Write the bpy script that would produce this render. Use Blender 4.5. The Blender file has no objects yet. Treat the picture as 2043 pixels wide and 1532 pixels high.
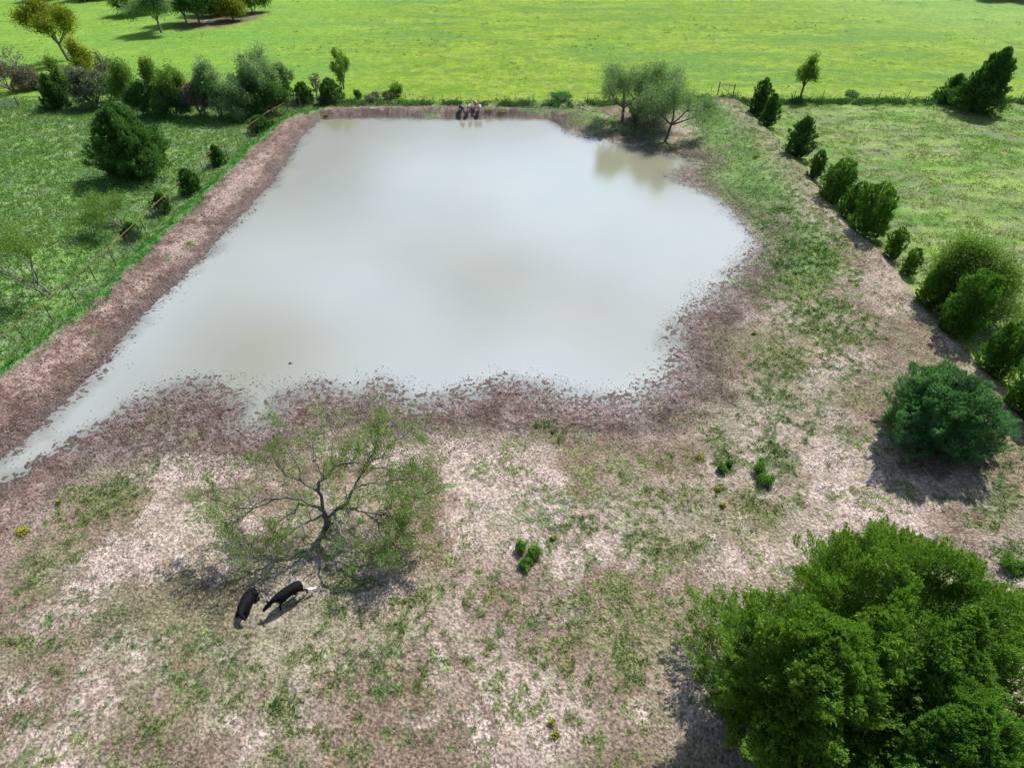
import bpy, math, random
import numpy as np
from mathutils import Vector
random.seed(7)
RNG = np.random.default_rng(11)
R = math.radians
scene = bpy.context.scene
col = scene.collection

# ------------------------------------------------------------------ camera
CAMH = 28.0
PITCH = R(41.0)
cam_d = bpy.data.cameras.new("camera")
cam_d.sensor_width = 36.0
cam_d.lens = 20.79
cam_d.clip_start = 0.5
cam_d.clip_end = 6000
cam = bpy.data.objects.new("camera", cam_d)
cam.location = (0, 0, CAMH)
cam.rotation_euler = (R(90) - PITCH, 0, 0)
col.objects.link(cam)
scene.camera = cam
scene.render.resolution_x, scene.render.resolution_y = 1024, 767

# ------------------------------------------------------------------ sun, sky
SUN_EL, SUN_AZ = R(50), R(33)          # azimuth clockwise from +Y
sun_d = bpy.data.lights.new("sun", 'SUN')
sun_d.energy = 5.0
sun_d.angle = R(0.55)
sun_d.color = (1.0, 0.95, 0.88)
sun = bpy.data.objects.new("sun", sun_d)
sdir = Vector((math.sin(SUN_AZ)*math.cos(SUN_EL), math.cos(SUN_AZ)*math.cos(SUN_EL), math.sin(SUN_EL)))
sun.rotation_euler = sdir.to_track_quat('Z', 'Y').to_euler()
col.objects.link(sun)

world = bpy.data.worlds.new("World")
scene.world = world
world.use_nodes = True
wt = world.node_tree
wt.nodes.clear()
def N(t, typ, **kw):
    n = t.nodes.new(typ)
    for k, v in kw.items():
        if k.startswith('i_'):
            key = k[2:]
            key = int(key) if key.isdigit() else key.replace('_', ' ')
            n.inputs[key].default_value = v
        else:
            setattr(n, k, v)
    return n
sky = N(wt, 'ShaderNodeTexSky', sky_type='NISHITA', sun_disc=False, sun_elevation=SUN_EL, sun_rotation=SUN_AZ,
        altitude=200, air_density=1.0, dust_density=1.5, ozone_density=1.0)
tc = N(wt, 'ShaderNodeTexCoord')
sep = N(wt, 'ShaderNodeSeparateXYZ')
wt.links.new(tc.outputs['Generated'], sep.inputs[0])
mz = N(wt, 'ShaderNodeMath', operation='MAXIMUM', i_1=0.08)
wt.links.new(sep.outputs['Z'], mz.inputs[0])
dx = N(wt, 'ShaderNodeMath', operation='DIVIDE'); dy = N(wt, 'ShaderNodeMath', operation='DIVIDE')
wt.links.new(sep.outputs['X'], dx.inputs[0]); wt.links.new(mz.outputs[0], dx.inputs[1])
wt.links.new(sep.outputs['Y'], dy.inputs[0]); wt.links.new(mz.outputs[0], dy.inputs[1])
cmb = N(wt, 'ShaderNodeCombineXYZ', i_Z=3.7)
wt.links.new(dx.outputs[0], cmb.inputs['X']); wt.links.new(dy.outputs[0], cmb.inputs['Y'])
cn = N(wt, 'ShaderNodeTexNoise', i_Scale=1.5, i_Detail=5.0, i_Roughness=0.45, i_Distortion=0.4)
wt.links.new(cmb.outputs[0], cn.inputs['Vector'])
fac_out = cn.outputs['Fac']
def cloud_blob(prev, cx, cy, rad, amt):
    dv = N(wt, 'ShaderNodeVectorMath', operation='DISTANCE'); dv.inputs[1].default_value = (cx, cy, 3.7)
    wt.links.new(warp.outputs[0], dv.inputs[0])
    mr_ = N(wt, 'ShaderNodeMapRange', interpolation_type='SMOOTHERSTEP'); mr_.inputs[1].default_value = 0; mr_.inputs[2].default_value = rad; mr_.inputs[3].default_value = amt; mr_.inputs[4].default_value = 0
    wt.links.new(dv.outputs['Value'], mr_.inputs[0])
    ad = N(wt, 'ShaderNodeMath', operation='ADD'); wt.links.new(prev, ad.inputs[0]); wt.links.new(mr_.outputs[0], ad.inputs[1])
    return ad.outputs[0]
wnz = N(wt, 'ShaderNodeTexNoise', i_Scale=1.6, i_Detail=2.0)
wt.links.new(cmb.outputs[0], wnz.inputs['Vector'])
wsc = N(wt, 'ShaderNodeVectorMath', operation='MULTIPLY_ADD'); wsc.inputs[1].default_value = (.5, .5, 0); 
wt.links.new(wnz.outputs['Color'], wsc.inputs[0]); wt.links.new(cmb.outputs[0], wsc.inputs[2])
warp = N(wt, 'ShaderNodeVectorMath', operation='SUBTRACT'); warp.inputs[1].default_value = (.25, .25, 0)
wt.links.new(wsc.outputs[0], warp.inputs[0])
for b_ in [(.1,1.9,2.3,.46),(-.30,2.0,.6,-.28),(-.75,1.35,.4,-.20),(.05,1.65,.4,-.20),(-.75,2.35,.5,-.12),(.2,2.8,.6,.30),(-.45,2.75,.4,.08),(.65,1.7,.8,.10),(.5,2.3,.5,.08),(-.6,1.7,.4,.06),(-1.5,1.3,1.1,.34),(.1,.8,.8,.12)]:
    fac_out = cloud_blob(fac_out, *b_)
crp = N(wt, 'ShaderNodeValToRGB')
crp.color_ramp.elements[0].position = 0.50; crp.color_ramp.elements[0].color = (0, 0, 0, 1)
crp.color_ramp.elements[1].position = 1.0; crp.color_ramp.elements[1].color = (1, 1, 1, 1)
wt.links.new(fac_out, crp.inputs[0])
mixc = N(wt, 'ShaderNodeMixRGB', blend_type='MIX', i_Color2=(15.8, 19.9, 27.3, 1))
wt.links.new(crp.outputs[0], mixc.inputs['Fac'])
wt.links.new(sky.outputs[0], mixc.inputs['Color1'])
bg = N(wt, 'ShaderNodeBackground', i_Strength=0.06)
wo = N(wt, 'ShaderNodeOutputWorld')
wt.links.new(mixc.outputs[0], bg.inputs['Color'])
wt.links.new(bg.outputs[0], wo.inputs['Surface'])
scene.view_settings.view_transform = 'Standard'
scene.view_settings.look = 'None'
scene.view_settings.exposure = 0.30
scene.view_settings.gamma = 1.0
scene.cycles.max_bounces = 6
scene.cycles.diffuse_bounces = 3
scene.cycles.transparent_max_bounces = 8

# ------------------------------------------------------------------ maths helpers
FPX = 1180.0
CP, SP = math.cos(PITCH), math.sin(PITCH)
def unproj(px, py, z=0.0):
    u, v = (px-1021.5)/FPX, (py-766.0)/FPX
    depth = (CAMH - z)/(SP + v*CP)
    return (u*depth, depth*(CP - v*SP), z)
def proj(x, y, z):
    depth = y*CP + (CAMH - z)*SP
    return 1021.5 + FPX*x/depth, 766.0 + FPX*((CAMH - z)*CP - y*SP)/depth, depth
def _hash(ix, iy, seed):
    h = (ix.astype(np.int64)*374761393 + iy.astype(np.int64)*668265263 + seed*2147483647) & 0xffffffff
    h = ((h ^ (h >> 13))*1274126177) & 0xffffffff
    h = (h ^ (h >> 16)) & 0xffffffff
    return h.astype(np.float64)/4294967295.0
def vnoise(x, y, seed=0):
    xi, yi = np.floor(x), np.floor(y)
    fx, fy = x-xi, y-yi
    fx = fx*fx*(3-2*fx); fy = fy*fy*(3-2*fy)
    a = _hash(xi, yi, seed); b = _hash(xi+1, yi, seed); c = _hash(xi, yi+1, seed); d = _hash(xi+1, yi+1, seed)
    return (a*(1-fx)+b*fx)*(1-fy) + (c*(1-fx)+d*fx)*fy
def fbm(x, y, seed=0, octv=4, rough=0.5):
    s, a, t, f = 0.0, 1.0, 0.0, 1.0
    for i in range(octv):
        s = s + a*vnoise(x*f+17.3*i, y*f-9.1*i, seed+i*31); t += a
        a *= rough; f *= 2.03
    return s/t
def sstep(a, b, x):
    t = np.clip((x-a)/(b-a), 0, 1)
    return t*t*(3-2*t)
def seg_dist(x, y, P, closed=False, signed=True):
    best = np.full(x.shape, 1e18); sg = np.ones(x.shape)
    n = len(P)
    for i in range(n if closed else n-1):
        ax, ay = P[i][0], P[i][1]; bx, by = P[(i+1) % n][0], P[(i+1) % n][1]
        ex, ey = bx-ax, by-ay
        t = np.clip(((x-ax)*ex+(y-ay)*ey)/(ex*ex+ey*ey), 0, 1)
        ddx, ddy = x-ax-t*ex, y-ay-t*ey
        d2 = ddx*ddx+ddy*ddy
        m = d2 < best
        best = np.where(m, d2, best)
        if signed and not closed:
            sg = np.where(m, np.sign(ex*ddy-ey*ddx), sg)
    d = np.sqrt(best)
    if closed:
        ins = np.zeros(x.shape, bool)
        for i in range(n):
            ax, ay = P[i][0], P[i][1]; bx, by = P[(i+1) % n][0], P[(i+1) % n][1]
            if ay == by: continue
            c = ((ay > y) != (by > y)) & (x < (bx-ax)*(y-ay)/(by-ay)+ax)
            ins ^= c
        return np.where(ins, -d, d)
    return d*sg

# ------------------------------------------------------------------ terrain
shore_px = [(640,238),(700,236),(800,235),(900,238),(1000,236),(1090,238),(1112,248),(1128,262),(1160,273),(1200,279),(1245,289),
 (1290,303),(1340,313),(1378,318),(1392,330),(1350,340),(1335,350),(1350,362),(1390,376),(1430,395),(1470,430),(1500,462),(1514,488),
 (1502,508),(1470,545),(1440,577),(1405,612),(1362,645),(1346,680),(1350,720),(1340,757),(1300,785),(1235,806),(1170,800),(1110,787),
 (1050,768),(990,768),(935,785),(880,797),(815,806),(775,782),(745,768),(715,788),(685,786),(640,778),(600,785),(565,800),(545,835),(515,856),(478,852),
 (480,815),(455,790),(410,768),(350,775),(280,803),(205,845),(125,893),(55,938),(0,967),(-120,1040),(-260,1120),(-420,1230),
 (-420,1150),(-260,1060),(-120,985),(0,918),(60,868),(120,808),(182,750),(232,690),(290,622),(342,575),(400,519),(450,462),(492,418),(540,370),
 (578,312),(603,272)]
SHORE = [unproj(a, b, 0) for a, b in shore_px]
leftc_px = [(-700,1500),(-400,1130),(-150,880),(0,748),(100,668),(200,590),(300,490),(400,396),(500,296),(560,240),(600,220),(650,209),(750,207),(900,207),(1050,210),(1150,214)]
LEFTC = [unproj(a, b, 1.5) for a, b in leftc_px]
rightc_px = [(1448,186),(1468,202),(1530,262),(1580,316),(1620,370),(1680,440),(1740,490),(1790,562),(1850,628),(1910,700),(1960,750),(2043,860),(2160,1010),(2400,1350)]
RIGHTC = [unproj(a, b, 1.5) for a, b in rightc_px]
RIGHTC = [(RIGHTC[0][0]-40, RIGHTC[0][1]+300, 0)] + RIGHTC
YB = unproj(1021, 203, 0.7)[1]

def macro(x, y):
    """smooth height of the land"""
    x = np.asarray(x, float); y = np.asarray(y, float)
    d = seg_dist(x, y, SHORE, closed=True)
    dl = seg_dist(x, y, LEFTC)            # + on the outside (left/back)
    dr = seg_dist(x, y, RIGHTC)
    base = 0.55 + 0.25*(fbm(x/14, y/14, 3, 3)-0.5) + sstep(110, 400, y)*2.5*(fbm(x/90, y/90, 5, 2)-0.5)
    land = base*(1-np.exp(-np.maximum(d, 0)*0.065))
    rl = np.where(dl > 0, np.exp(-(dl/2.0)**2), np.exp(-(dl/4.2)**2))*1.15
    back = sstep(-5, 12, y-unproj(600, 225)[1]+0)     # the rear dam is lower
    rl = rl*(1-0.35*back)
    fade = sstep(YB+8, YB-2, y)
    rr = np.where(dr > 0, np.exp(-(dr/1.5)**2), np.exp(-(np.abs(dr)/6.5)**2))*1.05*fade*sstep(0.0, 14, y)
    h = land + (rl + rr*(1-rl/1.3))*(1-np.exp(-np.maximum(d, 0)/1.6))
    h = np.where(d < 0, -np.minimum(-d*0.035, 0.9), h)
    return h, d, dl, dr
def H(x, y):
    return macro(np.array([x]), np.array([y]))[0][0]
def at(px, py):
    """first terrain point along the ray through a photo pixel"""
    u, v = (px-1021.5)/FPX, (py-766.0)/FPX
    dep = np.arange(18, 420, 0.15)
    X, Y, Z = u*dep, dep*(CP - v*SP), CAMH - dep*(SP + v*CP)
    m = Z < 4
    i0 = np.argmax(m); X, Y, Z = X[i0:], Y[i0:], Z[i0:]
    hh = np.maximum(macro(X, Y)[0], 0)
    k = np.argmax(Z <= hh)
    return (float(X[k]), float(Y[k]), float(hh[k]))

def axis(parts):
    out = []
    for a in parts: out.extend(a)
    return np.array(sorted(set(np.round(out, 4))))
def grow(start, stop, c0, g, sgn=1):
    out = []; p = start; c = c0
    while p < stop:
        p += c; c = c0 + g*(p-start); out.append(p)
    return out
GX = axis([np.arange(-46, 40.01, 0.11), grow(40, 150, .11, .018), grow(150, 2600, 2.2, .12),
           [-46-(g-40) for g in grow(40, 150, .11, .018)], [-156-(g-150) for g in grow(150, 2600, 2.2, .12)]])
GY = axis([np.arange(4, 38.01, 0.09), grow(38, 210, .09, .0085), grow(210, 4200, 1.8, .1), [4-(g) for g in grow(0, 400, .12, .2)]])
XX, YY = np.meshgrid(GX, GY)
h0, DS, DL, DR = macro(XX.ravel(), YY.ravel())
xs, ys = XX.ravel(), YY.ravel()
PX, PY, _ = proj(xs, ys, np.maximum(h0, 0))

# --- painted ground cover, laid out as world-anchored patches
def blobs(lst, wx=0.0, wy=0.0):
    o = np.zeros_like(xs)
    for b in lst:
        cx, cy, rx, ry, a = b[:5]; rot = R(b[5]) if len(b) > 5 else 0
        ux, uy = PX-cx+wx, PY-cy+wy
        ax = (ux*math.cos(rot)+uy*math.sin(rot))/rx; ay = (-ux*math.sin(rot)+uy*math.cos(rot))/ry
        q = ax*ax+ay*ay
        o = np.maximum(o, a*np.exp(-np.minimum(q, 30)**1.15*0.62))
    return o
WX = (fbm(xs/1.3, ys/1.3, 41, 4)-0.5)*110; WY = (fbm(xs/1.3, ys/1.3, 43, 4)-0.5)*80
near = sstep(60, 26, ys); WX *= 0.25+0.75*near; WY *= 0.2+0.8*near
green_l = [(1510,350,90,150,1.25,-25),(1600,510,95,120,1.15,-25),(1440,250,55,60,1.2),(1640,650,100,80,1.0),(1500,760,70,60,.7),(1560,720,70,70,.7),(1450,470,30,60,.6),(1540,800,120,120,.55),(1400,1000,150,110,.52),(800,1330,200,170,.60),(1180,1300,180,180,.58),(380,1400,200,110,.48),(120,1290,130,150,.50),(600,1400,120,170,.56),(950,1400,120,120,.45),(900,1120,120,80,.40),(200,1010,110,45,.85,-25),(130,1090,100,40,.6,-30),(50,1170,50,35,.6),(30,1290,60,50,.75),(150,1250,60,30,.45),(240,1290,50,40,.5),
 (345,1290,45,25,.5),(330,1370,60,45,.6),(310,1460,60,60,.7,-50),(440,1420,70,50,.5),(480,1320,40,60,.65),(572,1400,22,60,1.1,20),(650,1290,28,70,.8,25),
 (650,1480,80,50,.65),(545,1500,30,40,.7),(60,1450,60,30,.5),(830,1230,45,60,.95),(790,1300,60,50,.6),(920,1200,40,30,.7),(960,1250,60,60,.5),
 (1020,1310,60,40,.6),(750,1380,60,50,.6),(910,1430,60,60,.5),(1080,1360,60,50,.6),(740,1480,50,40,.7),(1240,1310,60,60,.85),(1200,1190,80,50,.5),
 (1300,1270,60,60,.5),(1170,1035,26,16,1.0,20),(1290,1080,26,55,.85),(1350,1095,45,18,.8,20),(1078,870,35,20,1.25),(1310,912,50,18,.85,-25),(1440,885,65,35,.95,25),
 (1530,925,50,50,1.1),(1500,990,70,40,.8),(1590,1005,55,35,.75),(900,1110,40,30,.55),(1190,1500,30,20,.8),(1380,1230,50,60,.5),(1420,1290,30,60,.4),
 (1440,250,55,40,.85),(1500,330,60,50,.8),(1455,375,70,16,1.1,35),(1560,420,70,60,.75),(1620,520,90,60,.85),(1478,562,20,16,.8),(1600,600,90,50,.65),
 (1700,640,60,30,.5),(1560,700,50,40,.5),(1535,730,30,30,.7),(1690,690,50,16,.5),(1480,765,22,20,1.0),(1580,850,50,30,.85),(1660,790,40,30,.45),(1750,720,60,30,.35),
 (1200,245,110,26,.95,12),(1320,290,70,20,.8,20),(1380,215,60,12,.7),(1150,222,60,12,.9),(862,225,30,9,1.6),(1085,220,60,12,1.6),(1010,214,40,5,1.4),(960,205,240,5,1.7),(1250,205,120,8,.8),(1400,200,80,6,.9),
 (199,668,15,11,1.5),(376,488,13,9,1.5),(332,519,9,7,1.5),(390,431,11,4,1.3),(2000,1000,40,90,.9),(2020,1120,50,70,.8),(1690,1020,30,20,.4),(560,735,10,5,.0)]
sand_l = [(420,935,130,40,1.05,8),(330,965,80,30,.7),(360,1070,140,60,.95,-20),(200,1140,90,50,.85,-20),(440,1130,60,40,.7),(120,1220,110,40,.7,-20),(200,1400,120,70,.85,-30),
 (80,1490,90,45,.95,-20),(280,1310,70,40,.75),(60,1370,60,30,.7),(430,1290,60,30,.6,-30),(480,1480,50,60,.75),(890,905,60,50,1.05),(945,1000,60,90,1.05),(800,900,60,40,.8),
 (700,900,80,40,.7),(1100,975,45,60,.9),(1050,1060,60,30,.7),(1105,1120,40,60,.95),(1215,1080,60,30,.95),(1090,1220,60,50,.6),(1020,1420,60,85,1.15,20),(840,1430,60,30,.85),(1070,1500,70,40,.9),
 (880,1300,40,30,.6),(700,1310,40,30,.5),(1540,1105,90,40,.95),(1710,950,60,70,1.05,-30),(1790,1020,80,40,.95,20),(1650,880,50,50,.65),(1480,1180,60,50,.5),(1430,1050,60,40,.5),
 (1310,1380,50,60,.5),(2035,1230,30,80,.9),(1640,760,70,40,.55),(1560,650,60,50,.4),(1510,1110,60,40,.5),(740,209,90,4,1.2),(640,212,60,5,.9),(372,492,60,30,1.1,-40),(470,372,90,24,1.0,-45),(250,600,80,18,.8,-40),(120,720,90,20,.8,-38),
 (280,560,60,20,.4,-40),(60,790,80,25,.5,-40),(1560,210,120,3,.9),(1720,193,230,2.6,1.1),(1900,700,20,40,.6)]
G = blobs(green_l, WX, WY); S = blobs(sand_l, WX*1.3, WY*1.3)
n_big = fbm(xs/5, ys/5, 61, 4); n_mid = fbm(xs/1.1, ys/1.1, 63, 4); n_fin = fbm(xs/0.33, ys/0.33, 67, 3, .6)
fine_ok = sstep(170, 90, ys)
# regions
fieldR = sstep(0.6, 2.2, DR + (n_mid-.5)*1.5)*sstep(3, 0, ys-YB)
fieldL = sstep(1.6, 2.4, DL + (n_mid-.5)*1.0)*(xs < 0)*sstep(3, 0, ys-YB)
far = sstep(-0.8, 0.8, ys-YB-1.0+(n_mid-.5)*2)
strip = np.exp(-((DL-1.0-(n_mid-.5)*1.5)/0.75)**2)*(DL > -3)*(PX < 640)*(1-far)
inside = (1-fieldR)*(1-fieldL)*(1-far)
lbank = sstep(-9.5, -7, DL)*inside*(xs < 8)
# colour mixing (linear base colours)
def c3(*c): return np.array(c)[None, :]
def mix(a, b, t): return a*(1-t[:, None]) + b*t[:, None]
soil = mix(c3(.215,.162,.12), c3(.37,.30,.25), sstep(.35,.65,n_big))
soil = soil*(0.88+0.24*n_mid[:, None])
sandc = mix(c3(.41,.325,.28), c3(.50,.41,.365), sstep(.3,.7,n_mid))
Sn = sstep(.26,.60, S*0.80 + (n_mid-.5)*0.8 + (n_fin-.5)*0.7 + (n_big-.5)*.4 + .06)
colr = mix(soil, sandc, Sn*inside)
# dark litter flecks on the bare soil
fl = sstep(.54,.70, n_fin + (n_mid-.5)*.4)*(0.42)*(inside)*(1-.35*Sn)
colr = mix(colr, c3(.085,.065,.045), fl*fine_ok)
# green cover inside the paddock
grass_in = mix(c3(.095,.135,.035), c3(.17,.205,.07), sstep(.3,.7,n_mid))
bluegr = sstep(.5,.62, fbm(xs/3, ys/3, 71, 3))
grass_in = mix(grass_in, c3(.05,.13,.04), bluegr*.5)
grass_in = mix(grass_in, mix(c3(.07,.17,.03), c3(.15,.27,.06), sstep(.3,.7,n_mid)), sstep(32,50,ys))
olive = sstep(.42,.6,fbm(xs/2.2, ys/2.2, 77, 4))*0.62*inside*(1-sstep(3,0,DS))*(1-lbank)
Gn = sstep(.34,.78, np.maximum(G, olive)*0.66 + (n_mid-.5)*0.7 + (n_fin-.5)*1.15*fine_ok + 0.11)
solid = sstep(.9, 1.2, G)
Gn = np.maximum(Gn, solid)*inside*(1-sstep(.1,-.1,DS))
Gn *= np.maximum(1-lbank, sstep(.8,1.2,G))
colr = mix(colr, c3(.17,.185,.085), sstep(.42,.62,fbm(xs/3.4+2, ys/3.4, 79, 4))*inside*(1-lbank)*(1-Sn*.8)*.42*(DS > 1))
colr = mix(colr, grass_in, Gn*.85)
# shore mud
mudw = sstep(5.5+3*(n_big-.5), 1.2, DS-(n_mid-.5)*3)*inside*(1-0.75*Gn)
mudc = mix(c3(.085,.062,.054), c3(.235,.18,.165), sstep(.38,.62,n_fin))
belt = blobs([(120,930,150,40,1,-28),(300,860,190,60,1.1,-12),(470,860,110,35,1),(650,815,170,32,1),(880,830,120,28,.9),(1100,835,200,40,1),(1330,810,80,40,.9,-30),(1390,720,45,90,.8),(1470,600,35,60,.7,30)], WX*.25, WY*.2)
mudw = np.maximum(mudw, sstep(.38,.62, belt*.85+(n_fin-.5)*.5)*inside*(1-.5*Gn)*(1-lbank))
mudc = mix(mudc, c3(.26,.205,.20), sstep(.52,.62,n_fin)*sstep(.4,.9,belt)*.6)
colr = mix(colr, mudc, mudw*.92)
ring = np.exp(-((DS-2.6-(n_big-.5)*5)/1.0)**2)*inside*(1-lbank)*(1-.7*Gn)
colr = mix(colr, c3(.085,.055,.042), ring*sstep(.38,.6,n_mid+(n_fin-.5)*.5)*.8)
# dam banks
bankc = mix(c3(.125,.075,.058), c3(.29,.205,.175), sstep(.35,.72, n_fin*.5+n_mid*.4+n_big*.3-.1))
bankc = mix(bankc, c3(.42,.32,.28), sstep(.4,1.0,S+(n_fin-.5)*.8)*.65)
bankc = mix(bankc, c3(.085,.06,.05), sstep(2.2,.3,DS+ (n_mid-.5)*2)*.85)
colr = mix(colr, bankc, lbank*(1-sstep(.8,1.1,G))*.95)
stripc = mix(c3(.06,.20,.04), c3(.11,.29,.05), n_mid)
colr = mix(colr, stripc, np.clip(strip*1.4,0,1)*sstep(.3,.45,n_mid+.1))
# right crest: dry soil and straw
crest = np.exp(-((DR+1.0)/1.6)**2)*inside
colr = mix(colr, c3(.33,.235,.19), crest*sstep(.35,.7,n_mid)*.6)
# fields
s1 = fbm(xs/9, ys/3.5, 81, 4); s2 = fbm(xs/2.0, ys/0.9, 83, 4)
fr = mix(c3(.15,.225,.06), c3(.21,.30,.075), sstep(.35,.65,s1))
fr = mix(fr, c3(.24,.27,.13), sstep(.5,.68,s2)*.45)
fr = mix(fr, c3(.19,.22,.14), sstep(.48,.62,fbm(xs/7+3, ys/3, 86, 4))*.55)
fr = mix(fr, c3(.22,.36,.05), sstep(.55,.66,fbm(xs/5+8, ys/2.2, 88, 4))*.55)
fr = mix(fr, c3(.10,.22,.03), sstep(.55,.7,fbm(xs/4, ys/2.5, 85, 3))*.8)
fr = mix(fr, c3(.20,.17,.11), sstep(.56,.66,fbm(xs/1.2, ys/.6, 87, 3))*.35)
colr = mix(colr, fr, fieldR)
f_l = mix(c3(.10,.215,.05), c3(.19,.335,.075), sstep(.35,.65,s2))
f_l = mix(f_l, c3(.25,.31,.17), sstep(.48,.62,fbm(xs/3.0+5, ys/1.2, 91, 4))*.65)
f_l = mix(f_l, c3(.16,.22,.13), sstep(.50,.62,fbm(xs/6.0+3, ys/2.5, 92, 4))*.4)
f_l = mix(f_l, c3(.06,.13,.05), sstep(.52,.66,fbm(xs/1.5, ys/1.0, 93, 3))*.5)
colr = mix(colr, f_l, fieldL)
ff = mix(c3(.15,.265,.014), c3(.215,.33,.022), sstep(.3,.7,s1))
ff = mix(ff, c3(.27,.32,.065), sstep(.50,.66,s2)*.5)
ff = mix(ff, c3(.11,.20,.025), sstep(.50,.62,fbm(xs/1.6+9, ys/1.0, 97, 3))*.55)
ff = mix(ff, c3(.11,.235,.035), sstep(.55,.7,fbm(xs/18, ys/5, 95, 4))*.8)
lf = sstep(-10, -60, xs)
ff = mix(ff, c3(.17,.36,.05), lf*.45)
ff = mix(ff, c3(.20,.36,.09), sstep(60, 130, xs)*sstep(120, 170, ys)*.6)
colr = mix(colr, ff, far)
# bare soil beneath the tree clump, and the unmown margin along the back fence
bare = blobs([(440,40,85,13,1.2,-8),(30,172,70,6,.6),(240,212,60,5,.7),(1975,222,30,5,.6),(1280,240,60,9,1.0,10),(1350,268,40,6,.8),(275,340,45,8,.8),(1860,920,90,40,.9)], WX*.1, WY*.05)
colr = mix(colr, c3(.17,.115,.09), sstep(.4,.8,bare+(n_mid-.5)*.5)*.85)
marg = np.exp(-((ys-YB+0.2)/1.1)**2)*(1-inside*.3)
colr = mix(colr, c3(.055,.12,.045), marg*sstep(.35,.6,n_mid)*.75)
# tyre ruts
for cx, cy, ang, L in [(505,1420,-62,150),(620,1420,-62,170),(930,1350,60,180),(960,1400,60,150)]:
    a = R(ang); ux, uy = PX-cx, PY-cy
    al, ac = ux*math.cos(a)+uy*math.sin(a), -ux*math.sin(a)+uy*math.cos(a)
    rut = np.exp(-(ac/9)**2)*np.exp(-(al/L)**4)
    colr = mix(colr, c3(.22,.16,.125), rut*.55)
colr = mix(colr, c3(.12,.09,.075), sstep(0.0,-0.3,DS))
# height detail
cell = vnoise(xs/0.18, ys/0.18, 101)*0.75 + vnoise(xs/0.11, ys/0.11, 103)*0.25
hum = vnoise(xs/0.8, ys/0.8, 105)
mudamp = np.maximum(sstep(7, 1.5, DS), np.clip(belt,0,1)*.9*(DS > 0))*inside*sstep(-7, -2, DS)
frontness = sstep(60, 45, ys)
amp = 0.03 + mudamp*(1-.72*lbank)*(0.17*frontness+0.06*(1-frontness)) + 0.05*lbank
hh = h0 + (cell-0.5)*amp*fine_ok + (hum-.5)*mudamp*0.10
hh = hh - (hum-.5)*mudamp*0.06
hh += (n_mid-.5)*0.10*(fieldL+fieldR) + (n_fin-.5)*.05*inside*(DS > 0)
# erosion rills running down the dam face
hh += lbank*(fbm(xs/0.5+DL*.2, ys/2.2, 107, 3)-.5)*.22*(DS > .3)
hh += crest*(fbm(xs/.4, ys/.4, 109, 3)-.5)*.18
# spread of clods and damp patches where the mud flat lies just under water
flat = blobs([(400,815,130,40,1,-18),(640,800,120,18,.9),(760,775,40,14,.9),(1010,775,90,18,1.0),(1200,800,80,14,.9),(1310,775,30,30,.9),(1390,600,30,40,.8,-50),(1380,345,40,14,.9),(1250,300,60,7,.9,10)], 0, 0)
shal = (DS < 0)*flat
hh = np.where(DS < 0.5, hh*(1-.75*np.clip(flat,0,1)), hh)

def mesh_np(name, V, F, smooth=False):
    me = bpy.data.meshes.new(name)
    V = np.ascontiguousarray(V, np.float32); F = np.ascontiguousarray(F, np.int32)
    k = F.shape[1]
    me.vertices.add(len(V)); me.vertices.foreach_set('co', V.ravel())
    me.loops.add(F.size); me.loops.foreach_set('vertex_index', F.ravel())
    me.polygons.add(len(F)); me.polygons.foreach_set('loop_start', np.arange(0, F.size, k, dtype=np.int32))
    try: me.polygons.foreach_set('loop_total', np.full(len(F), k, np.int32))
    except Exception: pass
    if smooth: me.polygons.foreach_set('use_smooth', np.ones(len(F), bool))
    me.update(calc_edges=True)
    return me
def obj(name, me, mat=None, parent=None):
    o = bpy.data.objects.new(name, me); col.objects.link(o)
    if mat is not None and me is not None and len(me.materials) == 0: me.materials.append(mat)
    if parent is not None: o.parent = parent
    return o
def tag(o, label=None, cat=None, group=None, kind=None):
    if label: o['label'] = label
    if cat: o['category'] = cat
    if group: o['group'] = group
    if kind: o['kind'] = kind
    return o
def empty(name, loc):
    o = bpy.data.objects.new(name, None); o.empty_display_size = .3; o.location = loc; col.objects.link(o); return o

# ------------------------------------------------------------------ materials
def newmat(name):
    m = bpy.data.materials.new(name); m.use_nodes = True; t = m.node_tree; t.nodes.clear()
    return m, t, N(t, 'ShaderNodeOutputMaterial')
def simple(name, c, rough=.7, var=.25, scale=6, metal=0):
    m, t, o = newmat(name)
    p = N(t, 'ShaderNodeBsdfPrincipled', i_Roughness=rough, i_Metallic=metal); p.inputs['Specular IOR Level'].default_value = .12 if 'coat' in name else .4
    tcn = N(t, 'ShaderNodeTexCoord'); nz = N(t, 'ShaderNodeTexNoise', i_Scale=scale, i_Detail=4.0)
    t.links.new(tcn.outputs['Object'], nz.inputs['Vector'])
    mx = N(t, 'ShaderNodeMixRGB', i_Color1=(*[v*(1-var) for v in c], 1), i_Color2=(*[min(1, v*(1+var)) for v in c], 1))
    t.links.new(nz.outputs['Fac'], mx.inputs['Fac']); t.links.new(mx.outputs[0], p.inputs['Base Color'])
    b = N(t, 'ShaderNodeBump', i_Strength=.4, i_Distance=.02); t.links.new(nz.outputs['Fac'], b.inputs['Height']); t.links.new(b.outputs[0], p.inputs['Normal'])
    t.links.new(p.outputs[0], o.inputs[0]); return m
_fol = {}
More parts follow.
